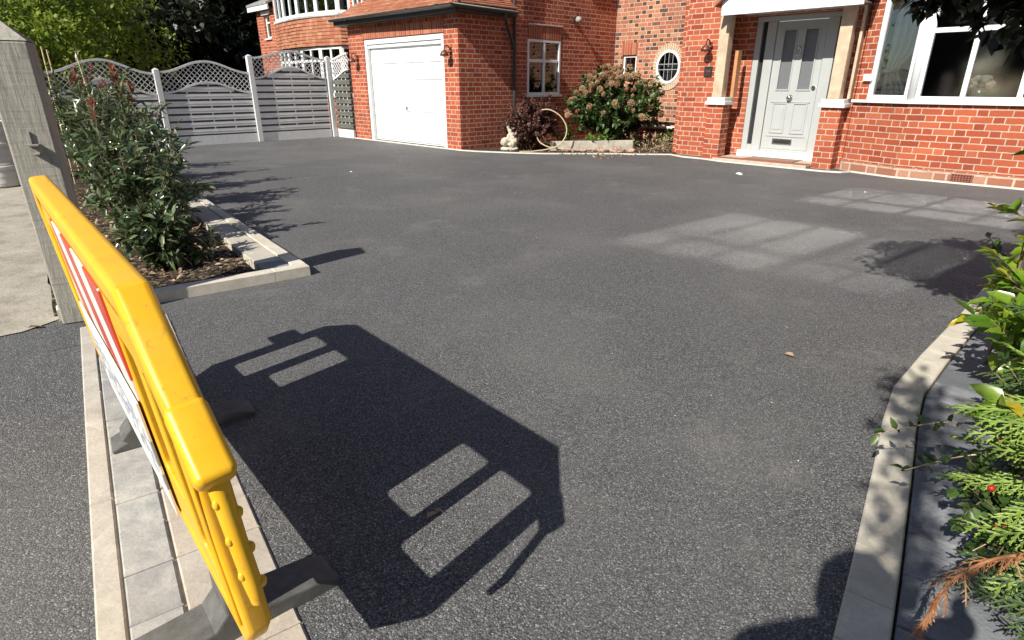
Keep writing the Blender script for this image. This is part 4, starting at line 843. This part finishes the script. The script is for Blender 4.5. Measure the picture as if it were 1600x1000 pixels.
def tree(name, base, trunk_h, trunk_r, crown_c, crown_r, nclump, nleaf, L, mat, label, group=None, lod=1, clump_r=.5, hollow=.55, limbs=7, cat='tree', bark='bark', low=-1.):
    e = empty(name, (*base, 0), 0, label, cat, group); C = np.array(crown_c); Cr = np.array(crown_r)
    tb = MB(); pa = stem_path((0,0,-.1), (C[0]*.3, C[1]*.3, max(.5, trunk_h)), trunk_h+.1, 6, 0, .03); tb.tube(pa, np.linspace(trunk_r, trunk_r*.6, len(pa)), 10)
    cl = rdir(nclump)*(hollow + (1-hollow)*rng.random(nclump)[:, None]**.6); cl = cl[cl[:, 2] > low]; cl = C + cl*Cr*(1 + .18*rng.normal(size=(len(cl), 1)))
    for k in range(limbs):
        q = cl[rng.integers(len(cl))]; mid = (pa[-1] + q)/2 + rng.normal(0, .1, 3); tb.tube([pa[-1]-[0,0,trunk_h*.15*random.random()], mid, q], [trunk_r*.5, trunk_r*.3, trunk_r*.08], 6)
    tb.build('trunk', M[bark], e)
    m = len(cl); sz = rng.uniform(.6, 1.25, m)*clump_r; idx = rng.integers(m, size=nleaf); off = rdir(nleaf)*(rng.random((nleaf, 1))**.45)*sz[idx][:, None]*[1, 1, .75]; P = cl[idx] + off
    keep = P[:, 2] > .05; P, off = P[keep], off[keep]; n = len(P)
    leaves('crown', P, off/np.linalg.norm(off, axis=1, keepdims=True)*.7 + rdir(n)*.9 - [0,0,.15], L*rng.uniform(.6, 1.3, n), L*.55*rng.uniform(.7, 1.2, n), M[mat], e, lod=lod)
    return e
# ------------------------------------------------------------------ planting in the left bed
spots = [(.85, -.88, .52, .28, 11, 'lowest narrow leaved shrub at the near end of the kerbed bed beside the barrier'),
         (2.3, -.62, .75, .24, 10, 'narrow leaved shrub nearest the kerb of the bed'),
         (1.55, -.85, .98, .3, 9, 'glossy green shrub with narrow leaves standing in the mulch behind the lowest shrub'),
         (2.5, -.9, 1.2, .36, 12, 'narrow leaved green shrub behind the gate post with a few red shoots'),
         (3.5, -.72, 1.42, .4, 13, 'bushy narrow leaved shrub in the middle of the kerbed bed'),
         (4.6, -.85, 1.58, .42, 13, 'tall red tipped shrub with narrow leaves in the kerbed bed'),
         (5.8, -.72, 1.55, .42, 12, 'red tipped shrub second from the far end of the kerbed bed'),
         (7.2, -.9, 1.62, .45, 12, 'tallest red tipped shrub at the far end of the kerbed bed')]
for i, (u, n_, h_, r_, ns, lab) in enumerate(spots):
    shrub('photinia_shrub', bf(n_, u), h_, r_, int(ns*1.6), 95 if i > 2 else 80, .115, .034, 'lf_photinia', lab, 'shrub', 'red tipped shrubs along the kerbed bed', tips='lf_redtip' if i > 2 else None, ntip=11, twigs=3, tmin=.12, lean=(.12, -.02), ang=.95, curl=.35, tiphi=h_*.82)
for k, (u, n_, h_, tx, lab) in enumerate(((6.0, -1.13, 1.74, .02, 'bamboo cane nearest the gate post rising over the red tips'), (6.3, -1.04, 1.72, -.02, 'bamboo cane with a dark top just left of the red shoots'), (6.5, -.62, 1.7, -.14, 'leaning bamboo cane in front of the lattice fence'))):
    b = bf(n_, u); e = empty('bamboo_cane', (*b, 0), 0, lab, 'cane', 'bamboo canes in the kerbed bed')
    mb = MB(); pts = [(tx*z/h_, .02*z/h_, z) for z in np.linspace(-.02, h_, 10)]; mb.tube(pts, .0085, 7); mb.build('cane_stick', M['cane'], e)
    mb = MB()
    for z in np.arange(.2, h_, .22): mb.tube([(tx*z/h_, .02*z/h_, z-.006), (tx*z/h_, .02*z/h_, z+.006)], .0105, 7)
    mb.build('cane_nodes', M['twig'], e)
P = np.array([[*bf(rng.uniform(-1.2,-.32), rng.uniform(.15, 5)), 0] for _ in range(900)]); P[:, 2] = [.05 + .035*nz3(x, y, 2.5) for x, y, _ in P]
D_ = rdir(900)*[1,1,.25] + [0,0,.12]; lt = leaves('leaf_litter', P, D_, rng.uniform(.03,.08,900), rng.uniform(.012,.03,900), M['litter']); tag(lt, kind='stuff')
# ------------------------------------------------------------------ planting beside the house
def hst(s, t): return np.array(W(s, t)[:2])
shrub('copper_shrub', hst(-9.0, 9.35), 1.12, .58, 60, 190, .07, .042, 'lf_copper', 'rounded copper leaved shrub under the casement window', 'shrub', twigs=4, tmin=.1, rad=.006, ang=1.0, lod=1)
hb = hst(-8.45, 11.35)
hyd = shrub('hydrangea', hb, 1.58, 1.08, 70, 95, .125, .075, 'lf_hyd', 'large hydrangea with faded pink and cream flower heads beside the round window', 'shrub', twigs=3, tmin=.18, rad=.008, ang=.9)
hp = rdir(400)*.056; hm = leaves('flower_head', hp, rdir(400) + hp*8, .03, .032, M['hyd_head'], hyd, lod=1); hme = hm.data; cnt = 0
cand = []
for k in range(3000):
    a_ = random.uniform(0, 6.28); el = random.uniform(.05, 1.5); q = np.array([math.cos(a_)*math.cos(el)*1.02, math.sin(a_)*math.cos(el)*1.02, .45 + 1.12*math.sin(el)])
    if q[1] > .45 or q[2] < .6: continue
    if q[2] < 1.2 and random.random() < .85: continue
    if all(np.linalg.norm(q - c_) > .115 for c_ in cand): cand.append(q)
    if len(cand) >= 96: break
for k, q in enumerate(cand):
    o = hm if k == 0 else hm.copy()
    if k: COL.objects.link(o); o.parent = hyd
    o.location = q; s_ = random.uniform(.6, 1.1); q = q*random.uniform(.92, 1.08); o.location = q; o.scale = (s_, s_, s_*.8); o.rotation_euler = (random.random()*6, random.random()*6, random.random()*6)
for s_, t_, h_, r_, lab in ((-8.05, 10.35, .42, .26, 'low bright green plant in front of the hydrangea'), (-8.75, 10.1, .5, .22, 'small pale stemmed plant between the copper shrub and hydrangea'), (-7.3, 11.9, .45, .22, 'bright green fern like plant beside the white waste pipe')):
    shrub('low_plant', hst(s_, t_), h_, r_, 12, 30, .075, .04, 'lf_low', lab, 'plant', twigs=1, rad=.004, tmin=.1)
e, o = hempty('dry_weeds', -7.0, 11.2, 0, label='dry straw coloured weeds against the mixed brick wall left of the porch', cat='weeds')
P, Dd = [], []
for k in range(420): b = np.array(W(random.gauss(-7.05,.22), random.gauss(11.3,.35))) - np.array(W(-7.0,11.2)); P.append([b[0], b[1], random.random()**2*.28]); Dd.append([random.gauss(0,.6), random.gauss(0,.6), random.uniform(0,1)])
lf = leaves('dry_stems', P, Dd, rng.uniform(.05,.13,420), .018, M['litter'], e); lf.rotation_euler = (0,0,-ROT)
hs, o = hempty('garden_hose', -8.55, 9.3, 0, label='cream garden hose standing in a loop beside the copper shrub', cat='hose')
mb = MB(); pts = []
for k in range(30):
    a_ = R(-70 + 245*(1-k/29)); pts.append((-8.6 + .28*math.cos(a_)*.72 + .1, 9.18 + .28*math.cos(a_)*.72, .42 + .40*math.sin(a_)))
pts = [(-8.95, 9.35, .38), (-8.85, 9.28, .22)] + [(-8.72, 9.15, .12), (-8.55, 9.3, .06)] + pts[::-1][:0] + [(-8.33+.0, 9.52, .1), (-8.22, 9.62, .28), (-8.22, 9.62, .48), (-8.32, 9.52, .68), (-8.5, 9.36, .8), (-8.66, 9.2, .8)]
def smooth(pts, n=6):
    out = []; P = [np.array(p) for p in pts]; P = [P[0]] + P + [P[-1]]
    for i in range(1, len(P)-2):
        for k in range(n): t = k/n; out.append(.5*((2*P[i]) + (-P[i-1]+P[i+1])*t + (2*P[i-1]-5*P[i]+4*P[i+1]-P[i+2])*t*t + (-P[i-1]+3*P[i]-3*P[i+1]+P[i+2])*t**3))
    return out + [P[-2]]
mb.tube(smooth([(-8.66,9.16,.8), (-8.5,9.3,.82), (-8.33,9.45,.7), (-8.23,9.54,.48), (-8.25,9.5,.26), (-8.36,9.34,.1), (-8.6,9.02,.03), (-8.8,8.75,.025)]), .012, 8); mb.tube(smooth([(-8.75,9.2,.36), (-8.68,9.22,.2), (-8.5,9.3,.1), (-8.3,9.45,.07), (-8.1,9.6,.05)]), .012, 8); mb.build('hose_loop', M['hose'], hs, off=o)
mb = MB(); mb.tube([(-8.8,8.75,.025), (-8.87,8.66,.025)], .022, 8); mb.build('hose_connector', M['dark_metal'], hs, off=o)
pk, o = hempty('timber_plank', -8.05, 10.3, 0, label='pale timber sleeper lying on edge in front of the hydrangea', cat='plank')
mb = MB(); d = Vector((.95, 1.25, 0)).normalized(); m3 = Matrix((d, Vector((-d.y, d.x, 0)), Vector((0,0,1)))).transposed(); mb.obox((-8.05, 10.15, .10), (1.75, .09, .2), m3); q_ = mb.build('sleeper', plain('pale_sleeper', (.5, .45, .36), .9, .25, 9, .5), pk, off=o, bevel=.008)
og, o = hempty('stone_ornament', -9.12, 8.8, 0, label='lumpy pale stone ornament with a pointed top at the garage corner', cat='ornament')
og.rotation_euler = (0,0,0); st_ = plain('weathered_ornament_stone', (.5, .44, .34), .95, .35, 14, .8)
def lump(name, parts_, vox=.012):
    mb = MB(); [mb.tube(*q) if isinstance(q[0], list) else mb.ball(*q) for q in parts_]; o = mb.build(name, st_, og)
    r = o.modifiers.new('remesh', 'REMESH'); r.mode = 'VOXEL'; r.voxel_size = vox; r.use_smooth_shade = True; o.modifiers.new('smooth', 'SMOOTH').iterations = 3
    tx = bpy.data.textures.new('lumps', 'CLOUDS'); tx.noise_scale = .07; dm = o.modifiers.new('rough', 'DISPLACE'); dm.texture = tx; dm.strength = .04
lump('base', [((0, 0, .05), .17, 10, (1.1, .75, .35)), ((.05, .02, .07), .12, 8, (1, .8, .5))])
lump('body', [([(.02, 0, .1), (.1, 0, .24), (.02, 0, .36), (-.04, 0, .5)], [.11, .09, .05, .018], 10), ((-.1, -.03, .19), .09, 10, (1.05, .9, 1)), ([(-.02, -.03, .2), (-.02, -.01, .34)], [.07, .035], 8)])
rb_mat = plain('rubble_stone', (.4, .28, .2), .95, .35, 8, .7)
for k, (s_, t_, r_, lab) in enumerate(((-7.75, 10.05, .11, 'lump of brown rubble left of the middle in front of the sleeper'), (-7.5, 10.3, .13, 'largest reddish rubble lump in front of the sleeper'), (-7.28, 10.45, .09, 'small rubble lump at the right end of the sleeper'), (-8.15, 9.55, .1, 'grey broken slab lump beside the hose'), (-7.95, 9.75, .08, 'small pale rubble lump between hose and brown rubble'))):
    bm = bmesh.new(); bmesh.ops.create_icosphere(bm, subdivisions=3, radius=r_)
    for v in bm.verts: v.co *= 1 + .5*mnoise.noise(v.co*9 + Vector((k*7,0,0))) + .15*mnoise.noise(v.co*28 + Vector((k*7,0,0))); v.co.z *= .6
    me = bpy.data.meshes.new('rubble_stone'); bm.to_mesh(me); bm.free(); o = finish(me, 'rubble_stone', rb_mat, None, (0,0,0), 0, (*hst(s_, t_), .04), 0); tag(o, lab, 'stone', 'rubble in the house bed')
P = np.array([[*hst(random.uniform(-9.3,-6.8), random.uniform(9,12)), .015] for _ in range(500)]); P = np.array([p for p in P if True]); tg = leaves('bed_litter', P, rdir(len(P))*[1,1,.2] + [0,0,.1], rng.uniform(.03,.08,len(P)), .03, M['litter']); tag(tg, kind='stuff')
# ------------------------------------------------------------------ hedge and plants on the right
KR = offs(KL, .62)
def kpt(y, d):      # point beside the right kerb at forward distance y, d metres outside the kerb
    P_ = offs(KL, d); return np.array([np.interp(y, [p[1] for p in P_], [p[0] for p in P_]), y])
def spray(MBl, b, d, up, L, w0=.0045, lev=0):
    """flattened conifer spray: axis with alternate branchlets, all in one plane"""
    d = np.array(d, float); d /= np.linalg.norm(d); s_ = np.cross(d, up); s_ /= np.linalg.norm(s_); u_ = np.cross(s_, d); n = int(6 + L*45) if lev == 0 else int(3 + L*60)
    pa = [np.array(b) + d*L*t - u_*L*.18*t*t for t in np.linspace(0, 1, 6)]
    MBl.tube(pa, np.linspace(w0, w0*.45, 6), 4, smooth=False)
    if lev >= 2: return
    for k in range(n):
        t = (k+.8)/n*.97; i = min(4, int(t*5)); p = pa[i]*(1-(t*5-i)) + pa[i+1]*(t*5-i); sg = 1 if k % 2 else -1
        dd = d*(.78) + s_*sg*(.62) - u_*.22*t; spray(MBl, p, dd + rng.normal(0,.06,3), u_, L*(.42 if lev == 0 else .3)*(1.05-t*.75), w0*.75, lev+1)
def conifer(base, H_, tips, mat, label, group=None):
    e = empty('conifer_shrub', (*base, 0), 0, label, 'conifer', group); b = np.array([*base, 0]); tb = MB(); tb.tube([(0,0,-.05), (.02,.01,H_*.5), (.03,0,H_)], [.022, .016, .006], 7)
    sp = MB()
    for tp, L in tips:
        tp = np.array(tp) - b; st_ = np.array([.02, 0, max(.05, tp[2]*.7)]); mid = (st_*.6+tp*.4) + [0,0,.04]; tb.tube([st_, mid, tp], [.009, .006, .003], 5)
        d = tp - st_; d[2] *= .3; spray(sp, tp - d/np.linalg.norm(d)*.05, d + rng.normal(0,.08,3), np.array([0,0,1.]) + rng.normal(0,.3,3), L)
    tb.build('branches', M['twig'], e); sp.build('sprays', M[mat], e)
    return e
def tipset(cx, cy, n, r0, r1, z0, z1, a0, a1, L0=.16, L1=.26): return [((cx+r*math.cos(a_), cy+r*math.sin(a_), random.uniform(z0, z1)), random.uniform(L0, L1)) for r, a_ in ((random.uniform(r0, r1), random.uniform(a0, a1)) for _ in range(n))]
shrub('laurel_shrub', (2.74, 2.5), .95, .27, 17, 60, .11, .05, 'lf_laurel', 'broad leaved yellow green laurel at the far end of the hedge', 'shrub', 'broad leaved hedge shrubs', twigs=3, tmin=.15, tips='yel_leaf', ntip=2, lean=(-.2, .0))
shrub('laurel_shrub', (2.36, 2.06), .74, .27, 17, 60, .105, .048, 'lf_laurel', 'glossy green laurel in the middle of the hedge beside the kerb', 'shrub', 'broad leaved hedge shrubs', twigs=3, tmin=.15, lean=(-.2, .0))
shrub('hedge_shrub', (2.1, 1.7), .6, .3, 26, 130, .038, .019, 'lf_small', 'dense small leaved dark shrub between the laurels and the berry bush', 'shrub', twigs=4, tmin=.05, rad=.006, lod=1, lean=(-.15, 0))
bb = shrub('berry_bush', (1.66, 1.34), .42, .28, 24, 95, .036, .021, 'lf_small', 'spiny berry bush with red berries in the near part of the hedge', 'shrub', twigs=4, tmin=.05, rad=.004, lean=(-.22, -.04))
for x, y, z in ((1.16,1.17,.26), (1.175,1.18,.25), (1.19,1.185,.262), (1.2,1.2,.245), (1.165,1.195,.24), (1.12,1.2,.36), (1.2,1.3,.43), (1.3,1.35,.45)):
    mb = MB(); mb.ball((x-1.58, y-1.32, z), .0088, 6); mb.ball((x-1.58, y-1.32, z-.0085), .002, 5); mb.build('berry', M['berry'], bb)
tb = MB(); pts = []
for a_, b_ in (((-.15,.05,.3), (-.5,.12,.24)), ((-.1,-.1,.28), (-.45,-.12,.16)), ((-.1,.2,.3), (-.42,.38,.2))):
    pa = smooth([a_, (np.array(a_)+b_)/2 + [0,0,.05], b_]); tb.tube(pa, np.linspace(.0035,.0015,len(pa)), 5); pts += [pa[k] for k in range(3, len(pa))]*2
tb.build('shoot', M['cane'], bb); pts = np.array(pts); leaves('shoot_leaves', pts, rdir(len(pts)) + [-.6,0,.2], rng.uniform(.025,.05,len(pts)), .02, M['lf_small'], bb)
shrub('hedge_shrub', (2.5, 2.32), .82, .34, 26, 95, .06, .03, 'lf_laurel', 'low bright green shrub filling the gap between the two laurels', 'shrub', twigs=3, tmin=.05, lod=1, lean=(-.1, 0))
shrub('hedge_shrub', (1.85, 1.0), .5, .32, 24, 95, .045, .024, 'lf_small', 'low leafy shrub behind the dead orange branch', 'shrub', twigs=3, tmin=.05, lod=1, lean=(-.1, 0))
shrub('hedge_shrub', (2.75, 2.6), 1.1, .45, 20, 90, .06, .03, 'lf_small', 'tall small leaved shrub behind the laurel at the far end of the hedge', 'shrub', twigs=3, tmin=.1, lod=1)
shrub('hedge_shrub', (2.3, 1.6), .85, .45, 24, 100, .06, .03, 'lf_small', 'tall dark shrub at the back of the hedge behind the conifer', 'shrub', twigs=3, tmin=.05, lod=1)
conifer((1.75, 1.12), .62, tipset(1.62, 1.12, 46, .1, .44, .26, .60, 1.7, 4.4, .15, .24), 'lf_conifer', 'bright green conifer with flat sprays at the right of the hedge')
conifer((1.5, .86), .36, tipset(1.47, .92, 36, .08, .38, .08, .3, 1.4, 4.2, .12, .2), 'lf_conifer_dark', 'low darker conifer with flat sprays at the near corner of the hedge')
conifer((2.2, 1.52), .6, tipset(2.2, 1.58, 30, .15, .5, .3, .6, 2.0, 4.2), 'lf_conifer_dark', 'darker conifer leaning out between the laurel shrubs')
e = empty('dead_branch', (1.3, 1.0, 0), 0, 'dead orange brown conifer branch drooping over the charcoal paving', 'dead branch'); mb = MB(); tb = MB()
pa = smooth([(0, 0, .36), (-.13, .0, .355), (-.24, .01, .335), (-.33, .0, .28), (-.385, -.03, .2), (-.40, -.05, .1)]); tb.tube(pa, np.linspace(.005, .002, len(pa)), 6)
for k in range(5, len(pa)-1, 1):
    p = pa[k]; d = pa[k+1]-pa[k-1]; d = np.array(d)/np.linalg.norm(d)
    for j in range(2): spray(mb, p, d + rng.normal(0,.35,3), np.array([0,0,1.]) + rng.normal(0,.4,3), random.uniform(.04,.075), .0022, 1)
tb.build('branch', M['dead'], e); mb.build('dead_sprays', M['dead'], e)
e = empty('blotched_shoot', (1.62, 1.5, 0), 0, 'single shoot of large yellow blotched leaves leaning over the paving', 'plant'); tb = MB(); pa = smooth([(0,0,0), (-.06,-.02,.25), (-.2,-.1,.44), (-.36,-.18,.54)]); tb.tube(pa, np.linspace(.007,.003,len(pa)), 6); tb.build('stem', M['twig'], e)
P = np.array([pa[k] for k in (9, 11, 13, 15, 17, 18, 18)]); leaves('leaves', P, [[-.8,-.3,.3],[.3,.8,.3],[-.9,.3,.1],[-.3,-.9,.2],[-.9,-.2,.0],[-.5,.6,.3],[-.6,-.5,.4]], [.11,.1,.12,.1,.12,.09,.08], .05, M['lf_laurel'], e)
leaves('yellow_leaves', P[3:6]+[0,0,.01], [[-.4,.9,.2],[-.95,.1,-.1],[-.3,-.8,.1]], .08, .03, M['yel_leaf'], e)
e = empty('tall_shoot', (2.36, 2.66, 0), 0, 'tall thin shoot topped with yellow edged leaves against the bay brickwork', 'plant'); tb = MB(); pa = smooth([(0,0,0), (.01,0,.5), (-.02,0,.85), (-.06,-.02,1.03)]); tb.tube(pa, np.linspace(.007,.003,len(pa)), 6); tb.build('stem', M['twig'], e)
P = np.array([pa[-1]]*7 + [pa[-3]]*3); leaves('leaves', P, np.array([[-.9,0,.1],[-.7,.5,-.1],[.8,.1,.2],[-.8,-.3,-.3],[.6,-.5,.0],[.2,.2,.9],[.9,.3,.1],[-.7,.2,.2],[.6,.2,.2],[.1,-.8,.2]]), rng.uniform(.07,.12,10), .035, M['lf_laurel'], e)
# ------------------------------------------------------------------ overhanging tree (upper right) and its shadow on the tarmac
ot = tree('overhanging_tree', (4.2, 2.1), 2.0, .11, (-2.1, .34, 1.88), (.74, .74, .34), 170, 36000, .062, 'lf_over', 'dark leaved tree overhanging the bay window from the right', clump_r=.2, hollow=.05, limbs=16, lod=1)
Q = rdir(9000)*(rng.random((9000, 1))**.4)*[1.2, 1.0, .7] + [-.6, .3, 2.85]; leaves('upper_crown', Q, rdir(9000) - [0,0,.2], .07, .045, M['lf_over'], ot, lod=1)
# ------------------------------------------------------------------ background trees
tree('leafy_tree', (-14.2, 18.5), 1.2, .16, (0, 0, 2.9), (3.3, 2.6, 2.3), 130, 34000, .17, 'lf_bright', 'bright yellow green tree behind the lattice fence at far left', 'trees beyond the fence', clump_r=.75, hollow=.6)
tree('leafy_tree', (-19.5, 22.5), 1.2, .16, (0, 0, 3.0), (3.4, 3, 2.8), 100, 14000, .2, 'lf_bright', 'bright green tree at the left edge, farther off than the other bright one', 'trees beyond the fence', clump_r=.8, hollow=.6)
for x, y, h_, r_, lab in ((-12.8, 26, 5.5, 3.2, 'dark evergreen tree just left of the neighbouring house'), (-17.5, 30, 6, 3.8, 'dark evergreen tree behind the bright green tree'), (-25, 31, 6, 4.5, 'dark evergreen tree at the far left of the tree line'), (-9.5, 33, 6.5, 3.6, 'farthest dark evergreen tree behind the neighbouring house')):
    tree('evergreen_tree', (x, y), 2.0, .25, (0, 0, h_*.55), (r_, r_, h_*.62), 140, 26000, .33, 'lf_dark', lab, 'dark evergreen trees', clump_r=1.1, hollow=.55)
# ------------------------------------------------------------------ small things on the tarmac
def fallen(x, y, L, mat, label, z=.012, rot=0):
    e = empty('fallen_leaf', (x, y, 0), rot, label, 'leaf'); leaves('blade', [[-L/2, 0, z]], [[1, .1, .12]], L, L*.62, M[mat], e, up=[[.2,.25,1]]); mb = MB(); mb.tube([(-L/2, 0, z), (-L*.8, .01, z+.004)], .0012, 5); mb.build('stalk', M['twig'], e)
fallen(-.255, 1.535, .045, 'litter', 'curled tan leaf lying inside the barrier shadow', rot=.6); fallen(1.42, 2.75, .05, 'litter', 'dry brown leaf lying on the open tarmac right of the middle', rot=2.2)
fallen(-.24, 1.56, .025, 'litter', 'tiny broken leaf beside the tan one in the barrier shadow', rot=2.9)
fallen(-2.72, 3.12, .07, 'litter', 'pale leaf on the footway edge at the foot of the gate post', rot=.2)
for k, (x, y, r_, lab) in enumerate(((3.5, 9.3, .05, 'white stone on the tarmac in front of the porch'), (-2.55, 9.6, .022, 'small pale stone on the far tarmac'), (4.55, 7.7, .015, 'tiny white stone on the tarmac near the bay'))):
    bm = bmesh.new(); bmesh.ops.create_icosphere(bm, subdivisions=2, radius=r_)
    for v in bm.verts: v.co *= 1 + .4*mnoise.noise(v.co*20 + Vector((k,0,0))); v.co.z *= .45
    me = bpy.data.meshes.new('pale_stone'); bm.to_mesh(me); bm.free(); tag(finish(me, 'pale_stone', M['cap'], None, (0,0,0), 0, (x, y, r_*.25), 0), lab, 'stone')
# ------------------------------------------------------------------ trees across the road and a street tree behind the viewer (seen in the window panes and as shade)
for k, (x, y, r_) in enumerate(((-24, -17, 3.8), (-17, -20, 4.2), (-10, -18, 3.6), (-3, -21, 4.2), (4, -19, 3.8), (11, -18, 4.0), (-27, -9, 4.2), (-34, -13, 4.5), (-35, -4, 4.4), (-30, 1, 3.6))):
    tree('street_tree', (x, y), 1.8, .22, (0, 0, 4.3), (r_*1.12, r_, 4.2), 110, 12000, .5, 'lf_dark', 'leafy tree across the road, %s' % ('left of the middle pair', 'first of the middle pair', 'second of the middle pair', 'facing the driveway mouth', 'facing the porch', 'farthest right', 'nearest on the left side', 'in the far left corner', 'outermost on the left side', 'level with the gate post on the left side')[k], 'trees across the road', clump_r=1.2, hollow=.5)
e = empty('pavement_tree', (-2.6, -3.2, 0), 0, 'slender pavement tree behind the viewer dappling the right kerb', 'tree'); tb = MB()
tb.tube([(0,0,-.1), (.05,.03,1.4), (.2,.2,2.6)], [.07,.055,.04], 9); br = smooth([(.2,.2,2.6), (.9,1.0,2.9), (1.44,1.75,3.0), (1.79,2.25,3.05), (2.04,2.68,3.0)]); tb.tube(br, np.linspace(.035,.008,len(br)), 7); tb.build('trunk', M['bark'], e)
q, d = along(np.array(br), rng.uniform(.4, 1, 520)); leaves('crown', q + rng.normal(0, .07, (520, 3)), d*.3 + rdir(520), .08, .035, M['lf_dark'], e, lod=1)
# ------------------------------------------------------------------ the photographer (only the shadow is in view)
ph = empty('person', (-.35, -.36, 0), 0, 'photographer in dark jacket and jeans holding up a phone beside the barrier', 'person')
skin = plain('skin', (.5, .3, .22), .55, .06, 12); jk = plain('navy_jacket', (.03, .035, .05), .85, .2, 14, .3); jn = plain('blue_jeans', (.06, .08, .13), .9, .2, 30, .3); shm = plain('dark_shoe', (.03, .028, .025), .6, .2, 20); hairm = plain('brown_hair', (.06, .035, .02), .7, .3, 60, .5)
def blob(name, mb, mat, vox=.012, sm=6):
    o = mb.build(name, mat, ph); r = o.modifiers.new('remesh', 'REMESH'); r.mode = 'VOXEL'; r.voxel_size = vox; r.use_smooth_shade = True
    q = o.modifiers.new('smooth', 'SMOOTH'); q.iterations = sm; q.factor = .5; return o
RS, LS = (.2, .03, 1.4), (-.2, .0, 1.4); RE, LE = (.33, .1, 1.13), (-.02, .13, 1.1); RW, LW = (.44, .19, 1.25), (.33, .21, 1.22)
mb = MB(); mb.ball((0, .03, 1.58), .098, 12, (.82, 1.0, 1.2)); mb.ball((0, .06, 1.515), .062, 10, (.9, 1, .9)); mb.tube([(0, .0, 1.4), (0, .02, 1.54)], .055, 12)
mb.tube([(0, .12, 1.6), (0, .145, 1.565), (0, .12, 1.553)], [.01, .016, .012], 8)
for sx_ in (-1, 1): mb.ball((sx_*.083, .02, 1.575), .028, 8, (.35, .7, 1.1)); mb.ball((sx_*.032, .118, 1.592), .011, 6)
for Wt, El, sg in ((RW, RE, 1), (LW, LE, -1)):
    f_ = Vector(Wt) - Vector(El); f_.normalize(); c_ = Vector(Wt) + f_*.05; mb.tube([Vector(Wt) - f_*.05, Wt], [.027, .025], 10); mb.ball(c_, .036, 10, (.9, .9, 1.1))
    for j in range(4): b_ = c_ + Vector((-.01*sg + .004*j, .0, .045 - .02*j)); L_ = (.058, .066, .062, .05)[j]; mb.tube([b_ - f_*.01, b_ + f_*.035, b_ + f_*.05 + Vector((-sg*L_*.5, -.012, 0)), b_ + f_*.045 + Vector((-sg*L_*.9, -.02, 0))], [.0095, .0088, .008, .0068], 8)
    mb.tube([c_ + Vector((0, -.015, .02)), c_ + Vector((-sg*.02, -.035, .04)), c_ + Vector((-sg*.045, -.045, .045))], [.011, .0095, .008], 8)
blob('body', mb, skin, .006, 3)
mb = MB(); mb.tube([(0, 0, .86), (0, -.01, 1.0), (0, 0, 1.2), (0, .0, 1.36), (0, .0, 1.46)], [.165, .15, .165, .16, .07], 16); mb.tube([LS, (0, .0, 1.42), RS], [.075, .09, .075], 12)
for S_, E_, W_ in ((RS, RE, RW), (LS, LE, LW)): mb.tube([S_, E_, W_], [.062, .05, .036], 12); mb.ball(S_, .07, 10); mb.ball(E_, .05, 8)
blob('jacket', mb, jk)
mb = MB(); mb.ball((0, 0, .92), .16, 12, (1, .85, .8))
for sx_ in (-1, 1): mb.tube([(sx_*.085, 0, .9), (sx_*.1, .02, .5), (sx_*.11, -.01, .09)], [.092, .065, .055], 12)
blob('trousers', mb, jn)
for sx_ in (-1, 1):
    mb = MB(); mb.ball((sx_*.115, .05, .05), .06, 10, (.8, 2.1, .8)); mb.tube([(sx_*.11, -.01, .04), (sx_*.11, -.01, .12)], .055, 10); blob('shoe', mb, shm, .01)
mb = MB(); mb.ball((0, .01, 1.615), .104, 12, (.86, 1.0, 1.0)); hr = blob('hair', mb, hairm, .01, 2)
e = empty('phone', (0, -.045, 1.3), 0, 'black phone held up in the photographer\'s hands', 'phone'); mb = MB(); mb.box(-.076, .076, -.004, .004, -.07, .005); mb.build('case', M['dark_metal'], e, bevel=.003); mb = MB(); mb.box(-.072, .072, -.0052, -.0042, -.066, .001); mb.build('screen', M['dark'], e)

mb = MB()
for k in range(170):
    x, y = random.uniform(-3.5, 4.5), random.uniform(1.2, 11); q = hst(-3, 10)
    if 1.4 - .35*y > x or x > .75*y + .3 or (x*BX[0] + y*BX[1]) > 9.5: continue
    mb.ball((x, y, .003), random.uniform(.0015, .0035), 4, (1, .8, .7))
tag(mb.build('grit', M['cap']), kind='stuff')
